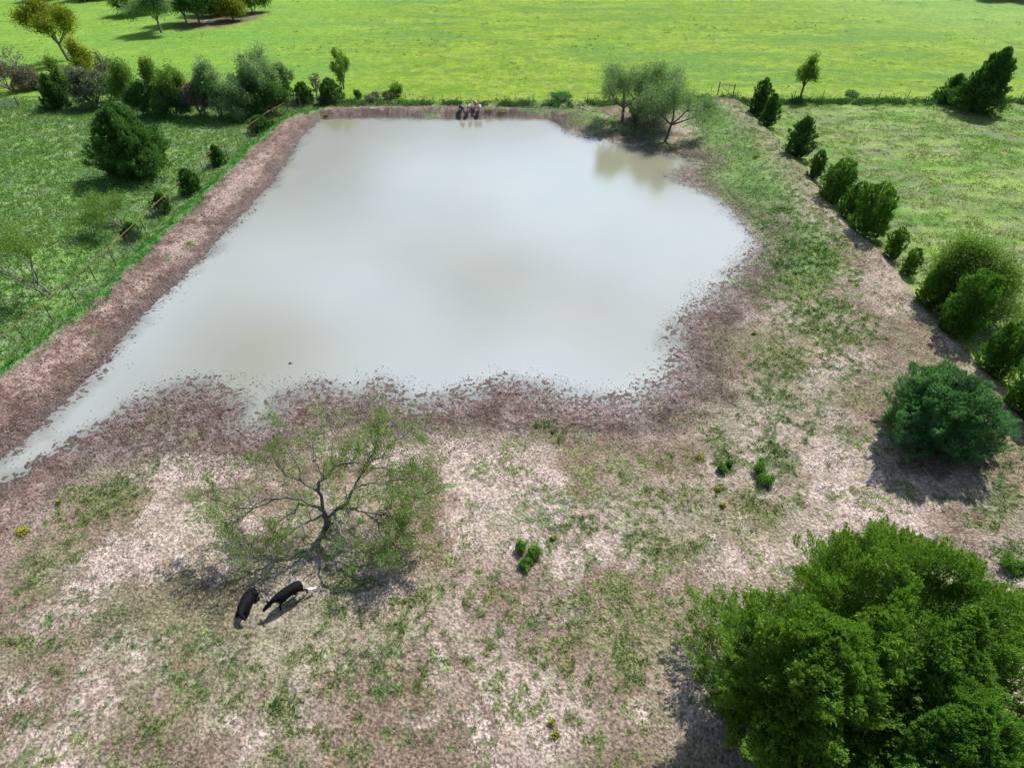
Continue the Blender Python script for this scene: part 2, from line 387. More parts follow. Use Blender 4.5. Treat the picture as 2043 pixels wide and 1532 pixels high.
def foliage(c1, c2, trans=.35, c3_=None):
    key = (c1, c2, trans)
    if key in _fol: return _fol[key]
    m, t, o = newmat('foliage')
    at_ = N(t, 'ShaderNodeAttribute', attribute_name='var')
    mx = N(t, 'ShaderNodeMixRGB', i_Color1=(*c1, 1), i_Color2=(*c2, 1))
    t.links.new(at_.outputs['Fac'], mx.inputs['Fac'])
    d = N(t, 'ShaderNodeBsdfPrincipled', i_Roughness=.62); d.inputs['Specular IOR Level'].default_value = .25
    tr = N(t, 'ShaderNodeBsdfTranslucent')
    t.links.new(mx.outputs[0], d.inputs['Base Color'])
    g = N(t, 'ShaderNodeMixRGB', blend_type='MULTIPLY', i_Fac=1.0, i_Color2=(1.15, 1.25, .55, 1))
    t.links.new(mx.outputs[0], g.inputs['Color1']); t.links.new(g.outputs[0], tr.inputs['Color'])
    ms = N(t, 'ShaderNodeMixShader', i_0=trans)
    t.links.new(d.outputs[0], ms.inputs[1]); t.links.new(tr.outputs[0], ms.inputs[2]); t.links.new(ms.outputs[0], o.inputs[0])
    _fol[key] = m; return m
def set_attr(me, name, vals, dom='FACE'):
    a = me.attributes.new(name, 'FLOAT', dom); a.data.foreach_set('value', np.ascontiguousarray(vals, np.float32))

# ground material: base colours from the cover map, broken up by fine procedural noise
gm, t, o_ = newmat('ground')
vc = N(t, 'ShaderNodeAttribute', attribute_name='cover')
wet = N(t, 'ShaderNodeAttribute', attribute_name='wet')
tcn = N(t, 'ShaderNodeTexCoord')
n1 = N(t, 'ShaderNodeTexNoise', i_Scale=6.5, i_Detail=5.0, i_Roughness=.70)
n2 = N(t, 'ShaderNodeTexNoise', i_Scale=1.1, i_Detail=4.0, i_Roughness=.6)
vo = N(t, 'ShaderNodeTexVoronoi', i_Scale=7.0)
for n_ in (n1, n2, vo): t.links.new(tcn.outputs['Object'], n_.inputs['Vector'])
mr = N(t, 'ShaderNodeMapRange'); mr.inputs[1].default_value = .40; mr.inputs[2].default_value = .60; mr.inputs[3].default_value = .50; mr.inputs[4].default_value = 1.38
t.links.new(n1.outputs['Fac'], mr.inputs[0])
mr2 = N(t, 'ShaderNodeMapRange'); mr2.inputs[1].default_value = .35; mr2.inputs[2].default_value = .65; mr2.inputs[3].default_value = .82; mr2.inputs[4].default_value = 1.18
t.links.new(n2.outputs['Fac'], mr2.inputs[0])
mm = N(t, 'ShaderNodeMath', operation='MULTIPLY'); t.links.new(mr.outputs[0], mm.inputs[0]); t.links.new(mr2.outputs[0], mm.inputs[1])
sc_ = N(t, 'ShaderNodeVectorMath', operation='SCALE'); t.links.new(vc.outputs['Color'], sc_.inputs[0]); t.links.new(mm.outputs[0], sc_.inputs['Scale'])
gp = N(t, 'ShaderNodeBsdfPrincipled'); gp.inputs['Specular IOR Level'].default_value = .2
rr_ = N(t, 'ShaderNodeMapRange'); rr_.inputs[3].default_value = .95; rr_.inputs[4].default_value = .45
t.links.new(wet.outputs['Fac'], rr_.inputs[0]); t.links.new(rr_.outputs[0], gp.inputs['Roughness'])
t.links.new(sc_.outputs[0], gp.inputs['Base Color'])
ha = N(t, 'ShaderNodeMath', operation='ADD'); t.links.new(n1.outputs['Fac'], ha.inputs[0]); t.links.new(vo.outputs['Distance'], ha.inputs[1])
bp = N(t, 'ShaderNodeBump', i_Strength=.75, i_Distance=.09); t.links.new(ha.outputs[0], bp.inputs['Height']); t.links.new(bp.outputs[0], gp.inputs['Normal'])
t.links.new(gp.outputs[0], o_.inputs[0])

nx, ny = len(GX), len(GY)
idx = np.arange(nx*ny).reshape(ny, nx)
F = np.stack([idx[:-1, :-1].ravel(), idx[:-1, 1:].ravel(), idx[1:, 1:].ravel(), idx[1:, :-1].ravel()], 1)
gme = mesh_np('ground', np.stack([xs, ys, hh], 1), F, True)
ca = gme.attributes.new('cover', 'FLOAT_COLOR', 'POINT')
ca.data.foreach_set('color', np.ascontiguousarray(np.concatenate([np.clip(colr, 0, 1), np.ones((len(xs), 1))], 1), np.float32).ravel())
set_attr(gme, 'wet', sstep(1.6, 0.1, DS), 'POINT')
ground = obj('ground', gme, gm); tag(ground, kind='structure')
ground['label'] = 'paddock soil, dam banks and green pastures around the pond'

# water
wm, t, o_ = newmat('pond_water')
tcn = N(t, 'ShaderNodeTexCoord')
wn = N(t, 'ShaderNodeTexNoise', i_Scale=.07, i_Detail=3.0)
t.links.new(tcn.outputs['Object'], wn.inputs['Vector'])
mx = N(t, 'ShaderNodeMixRGB', i_Color1=(.225,.235,.18,1), i_Color2=(.31,.295,.195,1)); t.links.new(wn.outputs['Fac'], mx.inputs['Fac'])
wp = N(t, 'ShaderNodeBsdfPrincipled', i_Roughness=.10, i_IOR=2.9)
t.links.new(mx.outputs[0], wp.inputs['Base Color'])
rip = N(t, 'ShaderNodeTexNoise', i_Scale=7.0, i_Detail=3.0); t.links.new(tcn.outputs['Object'], rip.inputs['Vector'])
wb = N(t, 'ShaderNodeBump', i_Strength=.32, i_Distance=.014); t.links.new(rip.outputs['Fac'], wb.inputs['Height']); t.links.new(wb.outputs[0], wp.inputs['Normal'])
sh_ = N(t, 'ShaderNodeAttribute', attribute_name='shallow'); trp = N(t, 'ShaderNodeBsdfTransparent', i_Color=(.86,.84,.74,1)); wms = N(t, 'ShaderNodeMixShader')
t.links.new(sh_.outputs['Fac'], wms.inputs[0]); t.links.new(wp.outputs[0], wms.inputs[1]); t.links.new(trp.outputs[0], wms.inputs[2])
t.links.new(wms.outputs[0], o_.inputs[0])
wx0, wx1, wy0, wy1 = min(p[0] for p in SHORE)-2, max(p[0] for p in SHORE)+3, min(p[1] for p in SHORE)-2, max(p[1] for p in SHORE)+2
def grid(x0, x1, y0, y1, n, m_):
    gx, gy = np.meshgrid(np.linspace(x0, x1, n), np.linspace(y0, y1, m_)); i = np.arange(n*m_).reshape(m_, n)
    return np.stack([gx.ravel(), gy.ravel(), gx.ravel()*0], 1), np.stack([i[:-1,:-1].ravel(), i[:-1,1:].ravel(), i[1:,1:].ravel(), i[1:,:-1].ravel()], 1)
V, F = grid(wx0, wx1, wy0, wy1, 520, 640)
dW = seg_dist(V[:, 0], V[:, 1], SHORE, closed=True)
keepv = dW[F].min(1) < 2.5; F = F[keepv]
wme = mesh_np('pond_water', V, F, True)
nW = fbm(V[:, 0]/1.6, V[:, 1]/1.6, 131, 3)
set_attr(wme, 'shallow', sstep(-1.7, .9, dW+(nW-.5)*2.2)*.46, 'POINT')
water = obj('pond_water', wme, wm); tag(water, 'milky beige pond water reflecting clouds', kind='structure')

# ------------------------------------------------------------------ geometry helpers
def tubes(segs, k=6):
    """segs: list of (p0, p1, r0, r1) -> vertices, quads"""
    A = np.array([s[0] for s in segs], float); B = np.array([s[1] for s in segs], float)
    r0 = np.array([s[2] for s in segs]); r1 = np.array([s[3] for s in segs])
    D = B-A; L = np.linalg.norm(D, axis=1, keepdims=True)+1e-9; D /= L
    up = np.where(np.abs(D[:, 2:3]) > .9, np.array([[1., 0, 0]]), np.array([[0, 0, 1.]]))
    U = np.cross(D, up); U /= np.linalg.norm(U, axis=1, keepdims=True); W = np.cross(D, U)
    th = np.linspace(0, 2*math.pi, k, endpoint=False)
    ring = U[:, None, :]*np.cos(th)[None, :, None] + W[:, None, :]*np.sin(th)[None, :, None]
    B2 = B + D*r1[:, None]*.3; 
    V = np.concatenate([A[:, None, :]+ring*r0[:, None, None], B2[:, None, :]+ring*r1[:, None, None]], 1).reshape(-1, 3)
    n = len(segs); base = (np.arange(n)*2*k)[:, None]; j = np.arange(k)[None, :]; j2 = (j+1) % k
    F = np.stack([base+j, base+j2, base+k+j2, base+k+j], 2).reshape(-1, 4)
    return V, F
def rand_unit(n, rng):
    v = rng.normal(size=(n, 3)); return v/np.linalg.norm(v, axis=1, keepdims=True)
def leaves(C, D, ln, wd, rng, flat=0.0):
    """one thin triangle-pair leaf (as a quad diamond) at each centre, along direction D"""
    n = len(C)
    D = D/ (np.linalg.norm(D, axis=1, keepdims=True)+1e-9)
    Rn = rand_unit(n, rng); Rn[:, 2] *= (1-flat)
    S_ = np.cross(D, Rn); S_ /= (np.linalg.norm(S_, axis=1, keepdims=True)+1e-9)
    ln = (ln*rng.uniform(.6, 1.3, n))[:, None]; wd = (wd*rng.uniform(.6, 1.3, n))[:, None]
    V = np.stack([C-D*ln*.5, C+S_*wd*.5, C+D*ln*.5, C-S_*wd*.5], 1).reshape(-1, 3)
    F = np.arange(4*n).reshape(n, 4)
    return V, F

bark_c = simple('cedar_bark', (.15,.11,.085), .9, .3, 9)
bark_m = simple("mesquite_bark", (.16,.145,.13), .9, .35, 9)
bark_g = simple('grey_bark', (.22,.20,.185), .9, .3, 9)

def cedar_mesh(h, r, n_bough, per, ln, wd, seed, prof='round', skirt=.05):
    rng = np.random.default_rng(seed)
    n_bough, per = int(n_bough*2.4), max(6, int(per/2.4))
    t = rng.uniform(0, 1, n_bough)
    t = np.where(rng.uniform(size=n_bough) < .3, t**.7, t)
    zc = skirt*h + t*(h*(1-skirt))
    if prof == 'round': rad = r*np.sqrt(np.clip(1-((t-.40)/.64)**2, .01, 1))
    elif prof == 'cone': rad = r*np.clip((1-t)**.72*np.minimum(1, (t+.10)/.24)**.6, .04, 1)
    else: rad = r*np.clip(np.minimum(1, (t+.12)/.34)**.7*(1-t**2.2)**.75, .06, 1)
    phi = rng.uniform(0, 2*math.pi, n_bough)
    lob = 1+.16*np.sin(phi*3+seed)+.10*np.sin(phi*5+seed*2.1+t*5)+.10*np.sin(t*13+phi*2)
    # plumes: clusters of boughs that stand proud with dark gaps between them
    K = int(np.clip(20+r*r*8, 26, 190)); pa = rng.uniform(0, 2*math.pi, K); pz = rng.uniform(0, 1, K); pw = rng.uniform(.7, 1.25, K)
    ds_ = np.abs((phi[:, None]-pa[None]+math.pi) % (2*math.pi)-math.pi)*np.maximum(.25, rad/r)[:, None]
    dz_ = (t[:, None]-pz[None])*h/r
    bump = (np.exp(-(ds_**2+dz_**2)/(2*(1.0/math.sqrt(K))**2))*pw[None]).max(1)
    rad = rad*lob*(.72+.38*bump)*rng.uniform(.93, 1.05, n_bough)
    zc = zc + bump*.05*h*(t > .5)
    tip = np.stack([rad*np.cos(phi), rad*np.sin(phi), zc], 1)
    root = np.stack([0*rad, 0*rad, np.clip(zc-rad*.55, .05*h, h*.62)], 1)
    D = tip-root; L = np.linalg.norm(D, axis=1, keepdims=True)+1e-6; D /= L
    Du = D + np.array([[0, 0, .55]]); Du /= np.linalg.norm(Du, axis=1, keepdims=True)
    bl = np.clip(rng.uniform(.45, 1.0, n_bough)*.26*r, .2, .75)
    s = rng.uniform(0, 1, (n_bough, per))**.8
    cen = tip[:, None, :] - Du[:, None, :]*(bl[:, None]*(1-s)*1.0)[:, :, None] + Du[:, None, :]*(.18*bl[:, None, None])
    thick = (0.34*bl[:, None]*(1.1-s))[:, :, None]
    off = rng.normal(size=(n_bough, per, 3))*thick*.6
    cen = (cen+off).reshape(-1, 3); dirs = (Du[:, None, :]*.6 + off/(thick+.05)*.9 + rng.normal(size=off.shape)*.35 + np.array([0, 0, .25])).reshape(-1, 3)
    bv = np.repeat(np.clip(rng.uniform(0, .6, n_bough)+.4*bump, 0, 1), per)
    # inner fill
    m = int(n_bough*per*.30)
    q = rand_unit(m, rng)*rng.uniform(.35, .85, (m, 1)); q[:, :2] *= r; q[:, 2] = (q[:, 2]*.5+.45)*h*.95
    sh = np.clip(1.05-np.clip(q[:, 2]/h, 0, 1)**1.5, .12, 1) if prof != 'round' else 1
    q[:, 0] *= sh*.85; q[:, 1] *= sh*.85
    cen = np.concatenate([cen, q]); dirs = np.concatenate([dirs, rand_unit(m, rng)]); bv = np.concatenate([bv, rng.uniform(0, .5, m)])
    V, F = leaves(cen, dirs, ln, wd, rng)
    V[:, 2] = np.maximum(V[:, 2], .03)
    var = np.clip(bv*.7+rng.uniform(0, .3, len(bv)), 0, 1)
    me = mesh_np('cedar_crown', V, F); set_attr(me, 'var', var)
    segs = [((0, 0, -.3), (0, 0, h*.45), .035*h+.03, .022*h), ((0, 0, h*.45), (0, 0, h*.66), .022*h, .01)]
    for i in range(min(n_bough, 70)):
        segs.append((tuple(root[i]), tuple(root[i]+(tip[i]-root[i])*.72), .010*h*.6+.008, .006))
    tv, tf = tubes(segs, 5)
    return me, mesh_np('cedar_trunk', tv, tf, True)

def branch_tree(segs, tips, p, d, L, r, depth, rng, spread=.6, up=.15, nseg=3, ratio=.68, kids=3):
    p = np.array(p, float); d = np.array(d, float); d /= np.linalg.norm(d)
    for i in range(nseg):
        d2 = d + rng.normal(size=3)*.16 + np.array([0, 0, up*.25]); d2 /= np.linalg.norm(d2)
        q = p + d2*L/nseg
        ra, rb = r*(1-i/nseg*.45), r*(1-(i+1)/nseg*.45)
        segs.append((tuple(p), tuple(q), ra, rb)); p, d = q, d2
        if depth == 0 or (depth == 1): tips.append((q.copy(), d.copy()))
    if depth <= 0: tips.append((p, d)); return
    for k in range(kids):
        dd = d + rng.normal(size=3)*spread + np.array([0, 0, up]); dd /= np.linalg.norm(dd)
        branch_tree(segs, tips, p, dd, L*ratio*rng.uniform(.75, 1.2), r*.55*.9, depth-1, rng, spread, up, nseg, ratio, kids)
def broad_mesh(h, r, seed, trunk_h=.22, depth=3, kids=3, per=40, ln=.16, wd=.08, clump=.35, lean=(0, 0), stems=1, droop=0., trunk_r=None, spread=.65):
    rng = np.random.default_rng(seed); segs, tips = [], []
    tr = trunk_r or .028*h+.03
    for s in range(stems):
        a = rng.uniform(0, 6.28) if stems > 1 else 0
        b0 = np.array([math.cos(a), math.sin(a), 0])*(.06*r*(stems > 1))
        d0 = np.array([lean[0]+(.35*math.cos(a) if stems > 1 else 0), lean[1]+(.35*math.sin(a) if stems > 1 else 0), 1.0])
        e = b0 + d0*h*trunk_h
        segs.append((tuple(b0-np.array([0, 0, .3])), tuple(e), tr, tr*.75))
        nk = 4 if stems == 1 else 2
        for k in range(nk):
            aa = a + k*6.28/nk + rng.uniform(-.4, .4)
            dd = np.array([math.cos(aa)*.75+lean[0], math.sin(aa)*.75+lean[1], rng.uniform(.55, 1.1)])
            branch_tree(segs, tips, e, dd, h*.30, tr*.6, depth-1, rng, spread, .15, 3, .66, kids)
        branch_tree(segs, tips, e, d0+rng.normal(size=3)*.1, h*.34, tr*.65, depth-1, rng, spread*.8, .3, 3, .68, kids)
    P = np.array([q[0] for q in tips]); Dd = np.array([q[1] for q in tips])
    # fit branches to the wanted size
    ext = np.percentile(np.linalg.norm(P[:, :2]-np.array(lean)*h*.5, axis=1), 92)+1e-6; top = np.percentile(P[:, 2], 98)
    sx, sz = (r-clump*.6)/ext, (h-clump*.4)/top
    S3 = np.array([sx, sx, sz])
    P = P*S3
    segs = [(tuple(np.array(a)*S3), tuple(np.array(b)*S3), c, e2) for a, b, c, e2 in segs]
    n = len(P); C = np.repeat(P, per, 0); D2 = np.repeat(Dd, per, 0)
    off = rng.normal(size=C.shape)*clump*.5
    C = C+off; C[:, 2] -= droop*np.abs(rng.normal(size=len(C)))
    dirs = D2*.6 + rand_unit(len(C), rng) + np.array([[0, 0, -droop*1.5]])
    V, F = leaves(C, dirs, ln, wd, rng)
    V[:, 2] = np.maximum(V[:, 2], .03)
    var = np.clip(np.repeat(rng.uniform(0, 1, n), per)*.65+rng.uniform(0, .35, len(C)), 0, 1)
    me = mesh_np('crown', V, F); set_attr(me, 'var', var)
    tv, tf = tubes(segs, 5)
    return me, mesh_np('trunk', tv, tf, True)

def height_for(x, y, z, top_py):
    """height whose top projects to a given photo row"""
    v = (top_py-766.0)/FPX
    # (CAMH-zt)*CP - y*SP = v*(y*CP + (CAMH-zt)*SP)
    q = y*(SP + v*CP)/(CP - v*SP)
    return (CAMH - q) - z
def px_to_m(x, y, z): return (y*CP + (CAMH-z)*SP)/FPX

# foliage materials
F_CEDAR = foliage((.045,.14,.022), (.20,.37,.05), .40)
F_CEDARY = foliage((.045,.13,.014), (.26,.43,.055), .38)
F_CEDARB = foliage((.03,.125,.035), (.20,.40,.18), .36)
F_DARK = foliage((.034,.105,.028), (.14,.28,.068), .36)
F_WILLOW = foliage((.10,.19,.08), (.33,.47,.24), .42)
F_MESQ = foliage((.085,.17,.03), (.27,.40,.095), .45)
F_YEL = foliage((.10,.15,.012), (.30,.34,.025), .45)
F_OLIVE = foliage((.075,.16,.028), (.26,.40,.075), .42)
F_PALE = foliage((.10,.13,.08), (.26,.31,.20), .35)
F_DEAD = foliage((.10,.095,.065), (.24,.23,.17), .2)
F_FIELD = foliage((.07,.18,.02), (.16,.32,.045), .4)

def tree(name, base, crown_me, trunk_me, cmat, tmat, label, cat, group=None, rot=0, scale=1, lean=(0, 0)):
    root = empty(name, base); root.rotation_euler = (lean[0], lean[1], rot); root.scale = (scale,)*3
    tag(root, label, cat, group)
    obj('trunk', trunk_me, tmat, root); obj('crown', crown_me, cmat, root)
    return root

# ------------------------------------------------------------------ the three big foreground cedars
def cedar_at(x, y, h, r, nb, per, ln, wd, seed, mat, label, prof='round', group=None, lean=(0, 0), name='cedar_tree'):
    z = max(H(x, y), 0)
    cm, tm = cedar_mesh(h, r, nb, per, ln, wd, seed, prof)
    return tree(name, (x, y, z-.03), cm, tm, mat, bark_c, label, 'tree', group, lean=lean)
cedar_at(11.3, 9.9, 7.2, 3.9, 1900, 110, .125, .048, 1, F_CEDARY, 'large bright green cedar at the bottom right, left one of the three touching crowns', 'egg')
cedar_at(16.4, 11.7, 7.1, 4.2, 2400, 105, .13, .05, 2, F_CEDARY, 'broadest bright green cedar at the bottom right, standing behind the other two', 'round')
cedar_at(15.8, 7.7, 6.3, 3.9, 1600, 105, .125, .048, 3, F_CEDAR, 'darker pointed cedar in the bottom right corner, nearest of the three touching crowns', 'egg')
x, y, _z = unproj(1872, 838, 2.4)
cedar_at(x, y, 4.5, 3.0, 1300, 90, .13, .05, 4, F_CEDARB, 'round blue-green cedar with a dark shadow beside it on bare soil', 'round')

def cedar_px(bx, by, top, w, seed, label, mat=F_CEDAR, prof='egg', crest=False, group=None, dens=1., lean=(0, 0)):
    if crest:
        x, y, z = unproj(bx, by, 1.4); x += 1.3; y += .6
    else:
        x, y, z = at(bx, by)
    z = max(H(x, y), 0)
    h = max(height_for(x, y, z, top), 1.0)
    r = w*.5*px_to_m(x, y, z+h*.4)
    dist = (y*CP+CAMH*SP)
    ln = max(.13, dist*.0036)
    area = 4*3.14*r*max(r, h*.5)
    n = min(int(area/(ln*ln*.38)*4.6*dens), 70000)
    per = 30; nb = max(90, n//per)
    return cedar_at(x, y, h, r, nb, per, ln, ln*.42, seed, mat, label, prof, group, lean)

cedar_px(278, 350, 214, 148, 10, 'big dense dark cedar standing alone in the left field', F_DARK, 'egg', dens=1.3)
cedar_px(1937, 222, 97, 110, 11, 'tall dark windswept cedar leaning right in the far corner of the right field', F_DARK, 'cone', dens=1.3, lean=(0, .13))
cedar_px(1893, 205, 150, 54, 12, 'smaller dark cedar tucked against the left of the tall leaning cedar', F_DARK, 'egg')
g = 'cedars along the outside of the right bank'
for i, (bx, by, tp, w, lab, m_) in enumerate([
    (1499, 222, 158, 48, 'dark cedar farthest along the right bank, by the wooden brace posts', F_DARK),
    (1517, 243, 188, 40, 'small cedar overlapping the front of the farthest cedar on the right bank', F_DARK),
    (1576, 302, 234, 62, 'spiky round cedar standing alone on the right bank, third from the far fence', F_DARK),
    (1609, 348, 303, 34, 'little pointed dark cedar just behind the clump on the right bank', F_DARK),
    (1647, 392, 322, 68, 'bushy cedar at the far end of the touching clump on the right bank', F_CEDAR),
    (1680, 425, 366, 48, 'low cedar squeezed in the middle of the touching clump on the right bank', F_CEDAR),
    (1711, 460, 370, 76, 'largest cedar at the near end of the touching clump on the right bank', F_CEDAR),
    (1761, 505, 458, 38, 'tiny isolated cedar between the clump and the large feathery bush', F_CEDAR),
    (1797, 535, 499, 36, 'small yellowish cedar seedling beside the large feathery bush', F_CEDARY),
    (1838, 608, 515, 74, 'low bright green bushy cedar below the feathery mesquite on the right bank', F_CEDARY),
    (1884, 665, 548, 82, 'dark dense cedar under the feathery mesquite, at its near side', F_CEDAR),
    (1962, 738, 650, 82, 'rounded mid-green cedar alone on the right bank above the blue-green cedar', F_CEDAR),
    (2022, 825, 704, 100, 'mid-green cedar cut by the right edge, behind the blue-green cedar', F_CEDAR),
    (2075, 925, 800, 90, 'cedar mostly outside the right edge, nearest on the right bank', F_CEDAR)]):
    cedar_px(bx, by, tp, w*1.0, 20+i, lab, m_, 'round' if i > 2 else 'egg', True, g)
g = 'trees of the hedgerow behind the left field'
cedar_px(118, 218, 150, 60, 40, 'dark cedar beside the metal gate, left end of the hedgerow', F_DARK, 'cone', group=g)
cedar_px(508, 215, 112, 54, 41, 'tall dark cedar rising out of the grey-green willows', F_DARK, 'cone', group=g)
cedar_px(571, 190, 128, 34, 42, 'slim dark cedar tip between grey willows at the fence corner', F_DARK, 'cone', group=g)
cedar_px(608, 206, 166, 46, 43, 'round dark cedar shrub just right of the fence corner', F_DARK, 'egg')
cedar_px(662, 207, 158, 52, 44, 'round dark cedar shrub below the lone twiggy tree', F_DARK, 'egg')
for i, (bx, by, tp, w, lab) in enumerate([(522,262,232,52,'low dark cedar bush against the pipe fence, nearest the fence corner'),
    (437,330,290,36,'small dark cedar bush on the pipe fence, second from the corner'),
    (384,385,338,50,'dark cedar bush on the pipe fence, third from the corner'),
    (329,425,385,42,'dark cedar bush behind the pipe fence, near the drooping mesquite'),
    (268,478,445,40,'low dark bush at the foot of the drooping mesquite by the pipe fence')]):
    cedar_px(bx, by, tp, w, 50+i, lab, F_DARK, 'egg', group='dark bushes along the pipe fence')

# ------------------------------------------------------------------ broadleaf trees by photo position
def broad_px(name, bx, by, top, w, seed, label, cmat, tmat=bark_g, cat='tree', group=None, dens=1., **kw):
    x, y, z = at(bx, by); h = max(height_for(x, y, z, top), .8)
    r = w*.5*px_to_m(x, y, z+h*.5); dist = y*CP+CAMH*SP
    ln = kw.pop('ln', max(.14, dist*.0030)); wd = kw.pop('wd', ln*.5)
    per = int(kw.pop('per', 22)*dens)
    cm, tm = broad_mesh(h, r, seed, per=per, ln=ln, wd=wd, clump=kw.pop('clump', max(.35, r*.28)), **kw)
    return tree(name, (x, y, z-.03), cm, tm, cmat, tmat, label, cat, group)
broad_px('poplar_tree', 138, 122, -8, 112, 60, 'yellow-green tree leaning left with a bare grey trunk, alone in the top left pasture', F_YEL, lean=(-.22, 0), trunk_h=.26, depth=3, kids=3, per=55, clump=1.2)
broad_px('ash_tree', 322, 66, -34, 92, 61, 'pale green tree with a slim dark trunk in front of the far tree clump', F_WILLOW, trunk_h=.26, depth=3, kids=3, per=60, clump=1.3, droop=.3)
g = 'trees of the far clump over bare soil'
for i, (bx, by, tp, w, lab, m_) in enumerate([(275,30,-22,86,'olive bushy tree at the left of the far clump',F_OLIVE),(372,46,-30,84,'dark tree with a thick trunk, left inside the far clump',F_DARK),
    (398,47,-34,84,'dark tree with a thick trunk, beside the white object in the far clump',F_DARK),(430,28,-32,90,'dark tree in the middle of the far clump',F_DARK),
    (466,42,-8,50,'slender yellow-green tree at the front of the far clump',F_YEL),(503,26,-28,72,'green tree at the right end of the far clump',F_OLIVE),(415,18,-36,86,'tree at the back of the far clump',F_DARK)]):
    broad_px('oak_tree', bx, by, tp, w, 62+i, lab, m_, bark_m, group=g, trunk_h=.16, depth=3, kids=3, per=60, clump=1.6)
g = 'trees just past the top edge whose shade reaches the pasture'
for i, (bx, by, w, lab) in enumerate([(120,-5,90,'dark tree past the top edge, left of the far clump'),(195,-4,90,'dark tree past the top edge, casting shade left of the far clump'),(1885,-9,70,'dark tree past the top right edge, left of two'),(1985,-2,80,'dark tree past the top right edge, right of two'),(2035,-1,60,'dark tree at the very top right corner')]):
    q = unproj(bx, by, .6); cm, tm = broad_mesh(9, w*.5*px_to_m(q[0], q[1], 4), 140+i, trunk_h=.1, depth=3, kids=3, per=40, ln=.5, wd=.25, clump=1.6, stems=2)
    tree('oak_tree', (q[0], q[1], H(q[0], q[1])), cm, tm, F_DARK, bark_m, lab, 'tree', g)
g = 'trees of the hedgerow behind the left field'
for i, (bx, by, tp, w, lab, m_, kw) in enumerate([
    (192,178,82,66,'yellow-green rounded tree behind the hedgerow, above the pale shrub',F_YEL,dict(trunk_h=.08,clump=.9)),
    (138,205,118,46,'thin olive green tree directly behind the gate cedar',F_OLIVE,dict(trunk_h=.1,clump=.8)),
    (190,214,138,86,'pale silvery shrub with arching twigs in the hedgerow',F_PALE,dict(trunk_h=.06,clump=.7,stems=3)),
    (238,196,102,44,'grey half-dead tree with bare top twigs in the hedgerow',F_DEAD,dict(trunk_h=.2,clump=.5,per=7)),
    (268,222,118,62,'olive tree with bare twigs on top, centre of the hedgerow',F_OLIVE,dict(trunk_h=.12,clump=.9)),
    (292,232,165,60,'dark low tree under the olive tree in the hedgerow',F_DARK,dict(trunk_h=.08,clump=.8,stems=3)),
    (332,226,118,50,'slim olive tree with twin crowns in the hedgerow',F_OLIVE,dict(trunk_h=.15,clump=.7)),
    (363,228,135,56,'olive green bushy tree right of the slim olive tree',F_OLIVE,dict(trunk_h=.1,clump=.8)),
    (350,234,180,70,'dark low bush filling the foot of the slim olive tree',F_DARK,dict(trunk_h=.06,clump=.7,stems=3)),
    (405,230,168,60,'greyish half-bare bush in the dip of the hedgerow',F_DEAD,dict(trunk_h=.08,clump=.7,stems=3)),
    (440,232,128,76,'pale grey-green willow left of the tall dark cedar',F_WILLOW,dict(trunk_h=.1,clump=.8,stems=2)),
    (475,236,160,84,'low dense grey willow bush in front of the tall dark cedar',F_WILLOW,dict(trunk_h=.06,clump=.8,stems=3)),
    (530,222,104,86,'tall grey-green willow right of the tall dark cedar',F_WILLOW,dict(trunk_h=.12,clump=.9,stems=2)),
    (545,228,165,70,'dark shaded bush at the fence corner under the willows',F_DARK,dict(trunk_h=.06,clump=.8,stems=3)),
    (566,196,126,60,'arching pale willow with a crooked trunk at the fence corner',F_WILLOW,dict(trunk_h=.2,clump=.6,lean=(.25,0)))]):
    kw.setdefault('per', 42)
    broad_px('hedgerow_tree', bx, by, tp, w, 80+i, lab, m_, bark_g, group=g, depth=3, kids=3, **kw)
broad_px('dead_shrub', 28, 180, 118, 104, 100, 'leafless purplish shrub thicket at the left edge of the hedgerow', F_DEAD, bark_g, 'shrub', trunk_h=.06, depth=3, kids=4, per=6, stems=4, clump=.6)
broad_px('dead_tree', 45, 150, 92, 50, 101, 'bare dead tree with pale forked limbs above the left thicket', F_DEAD, bark_g, 'tree', trunk_h=.3, depth=3, kids=3, per=1, clump=.4, lean=(-.3, 0))
broad_px('dark_shrub', 75, 178, 148, 70, 102, 'low dark purple-green shrub beside the leafless thicket', F_DEAD, bark_g, 'shrub', trunk_h=.05, depth=2, kids=4, per=22, stems=3, clump=.7)
broad_px('bare_sapling', 634, 200, 148, 34, 103, 'thin leafless sapling between the two round cedar shrubs', F_DEAD, bark_g, 'tree', trunk_h=.2, depth=3, kids=3, per=2, clump=.3)
broad_px('small_tree', 686, 178, 98, 42, 104, 'lone twiggy dark tree beyond the back fence, left of centre', F_OLIVE, bark_m, trunk_h=.12, depth=3, kids=3, per=16, clump=.5)
broad_px('small_tree', 1596, 198, 112, 44, 105, 'small olive tree with thin trunk on the right back fence line', F_OLIVE, bark_m, trunk_h=.3, depth=3, kids=3, per=22, clump=.6)
g = 'willows at the far right corner of the pond'
for i, (bx, by, tp, w, lab, kw) in enumerate([(1241,244,124,140,'left willow of the grove, slim dark trunk and airy crown',dict(trunk_h=.22,clump=1.0,per=84)),
    (1265,252,122,150,'middle willow with ivy-dark trunk, tallest of the grove',dict(trunk_h=.22,clump=1.0,per=84,lean=(.12,0))),
    (1298,250,140,150,'many-stemmed willow behind the near one in the grove',dict(trunk_h=.15,clump=1.0,stems=3,per=80)),
    (1329,277,160,165,'near willow with a bent forked trunk closest to the water',dict(trunk_h=.24,clump=1.0,per=84,lean=(.12,0)))]):
    broad_px('willow_tree', bx, by, tp, w*1.08, 110+i, lab, F_WILLOW, bark_m, group=g, depth=3, kids=3, droop=.7, ln=.22, wd=.08, **kw)
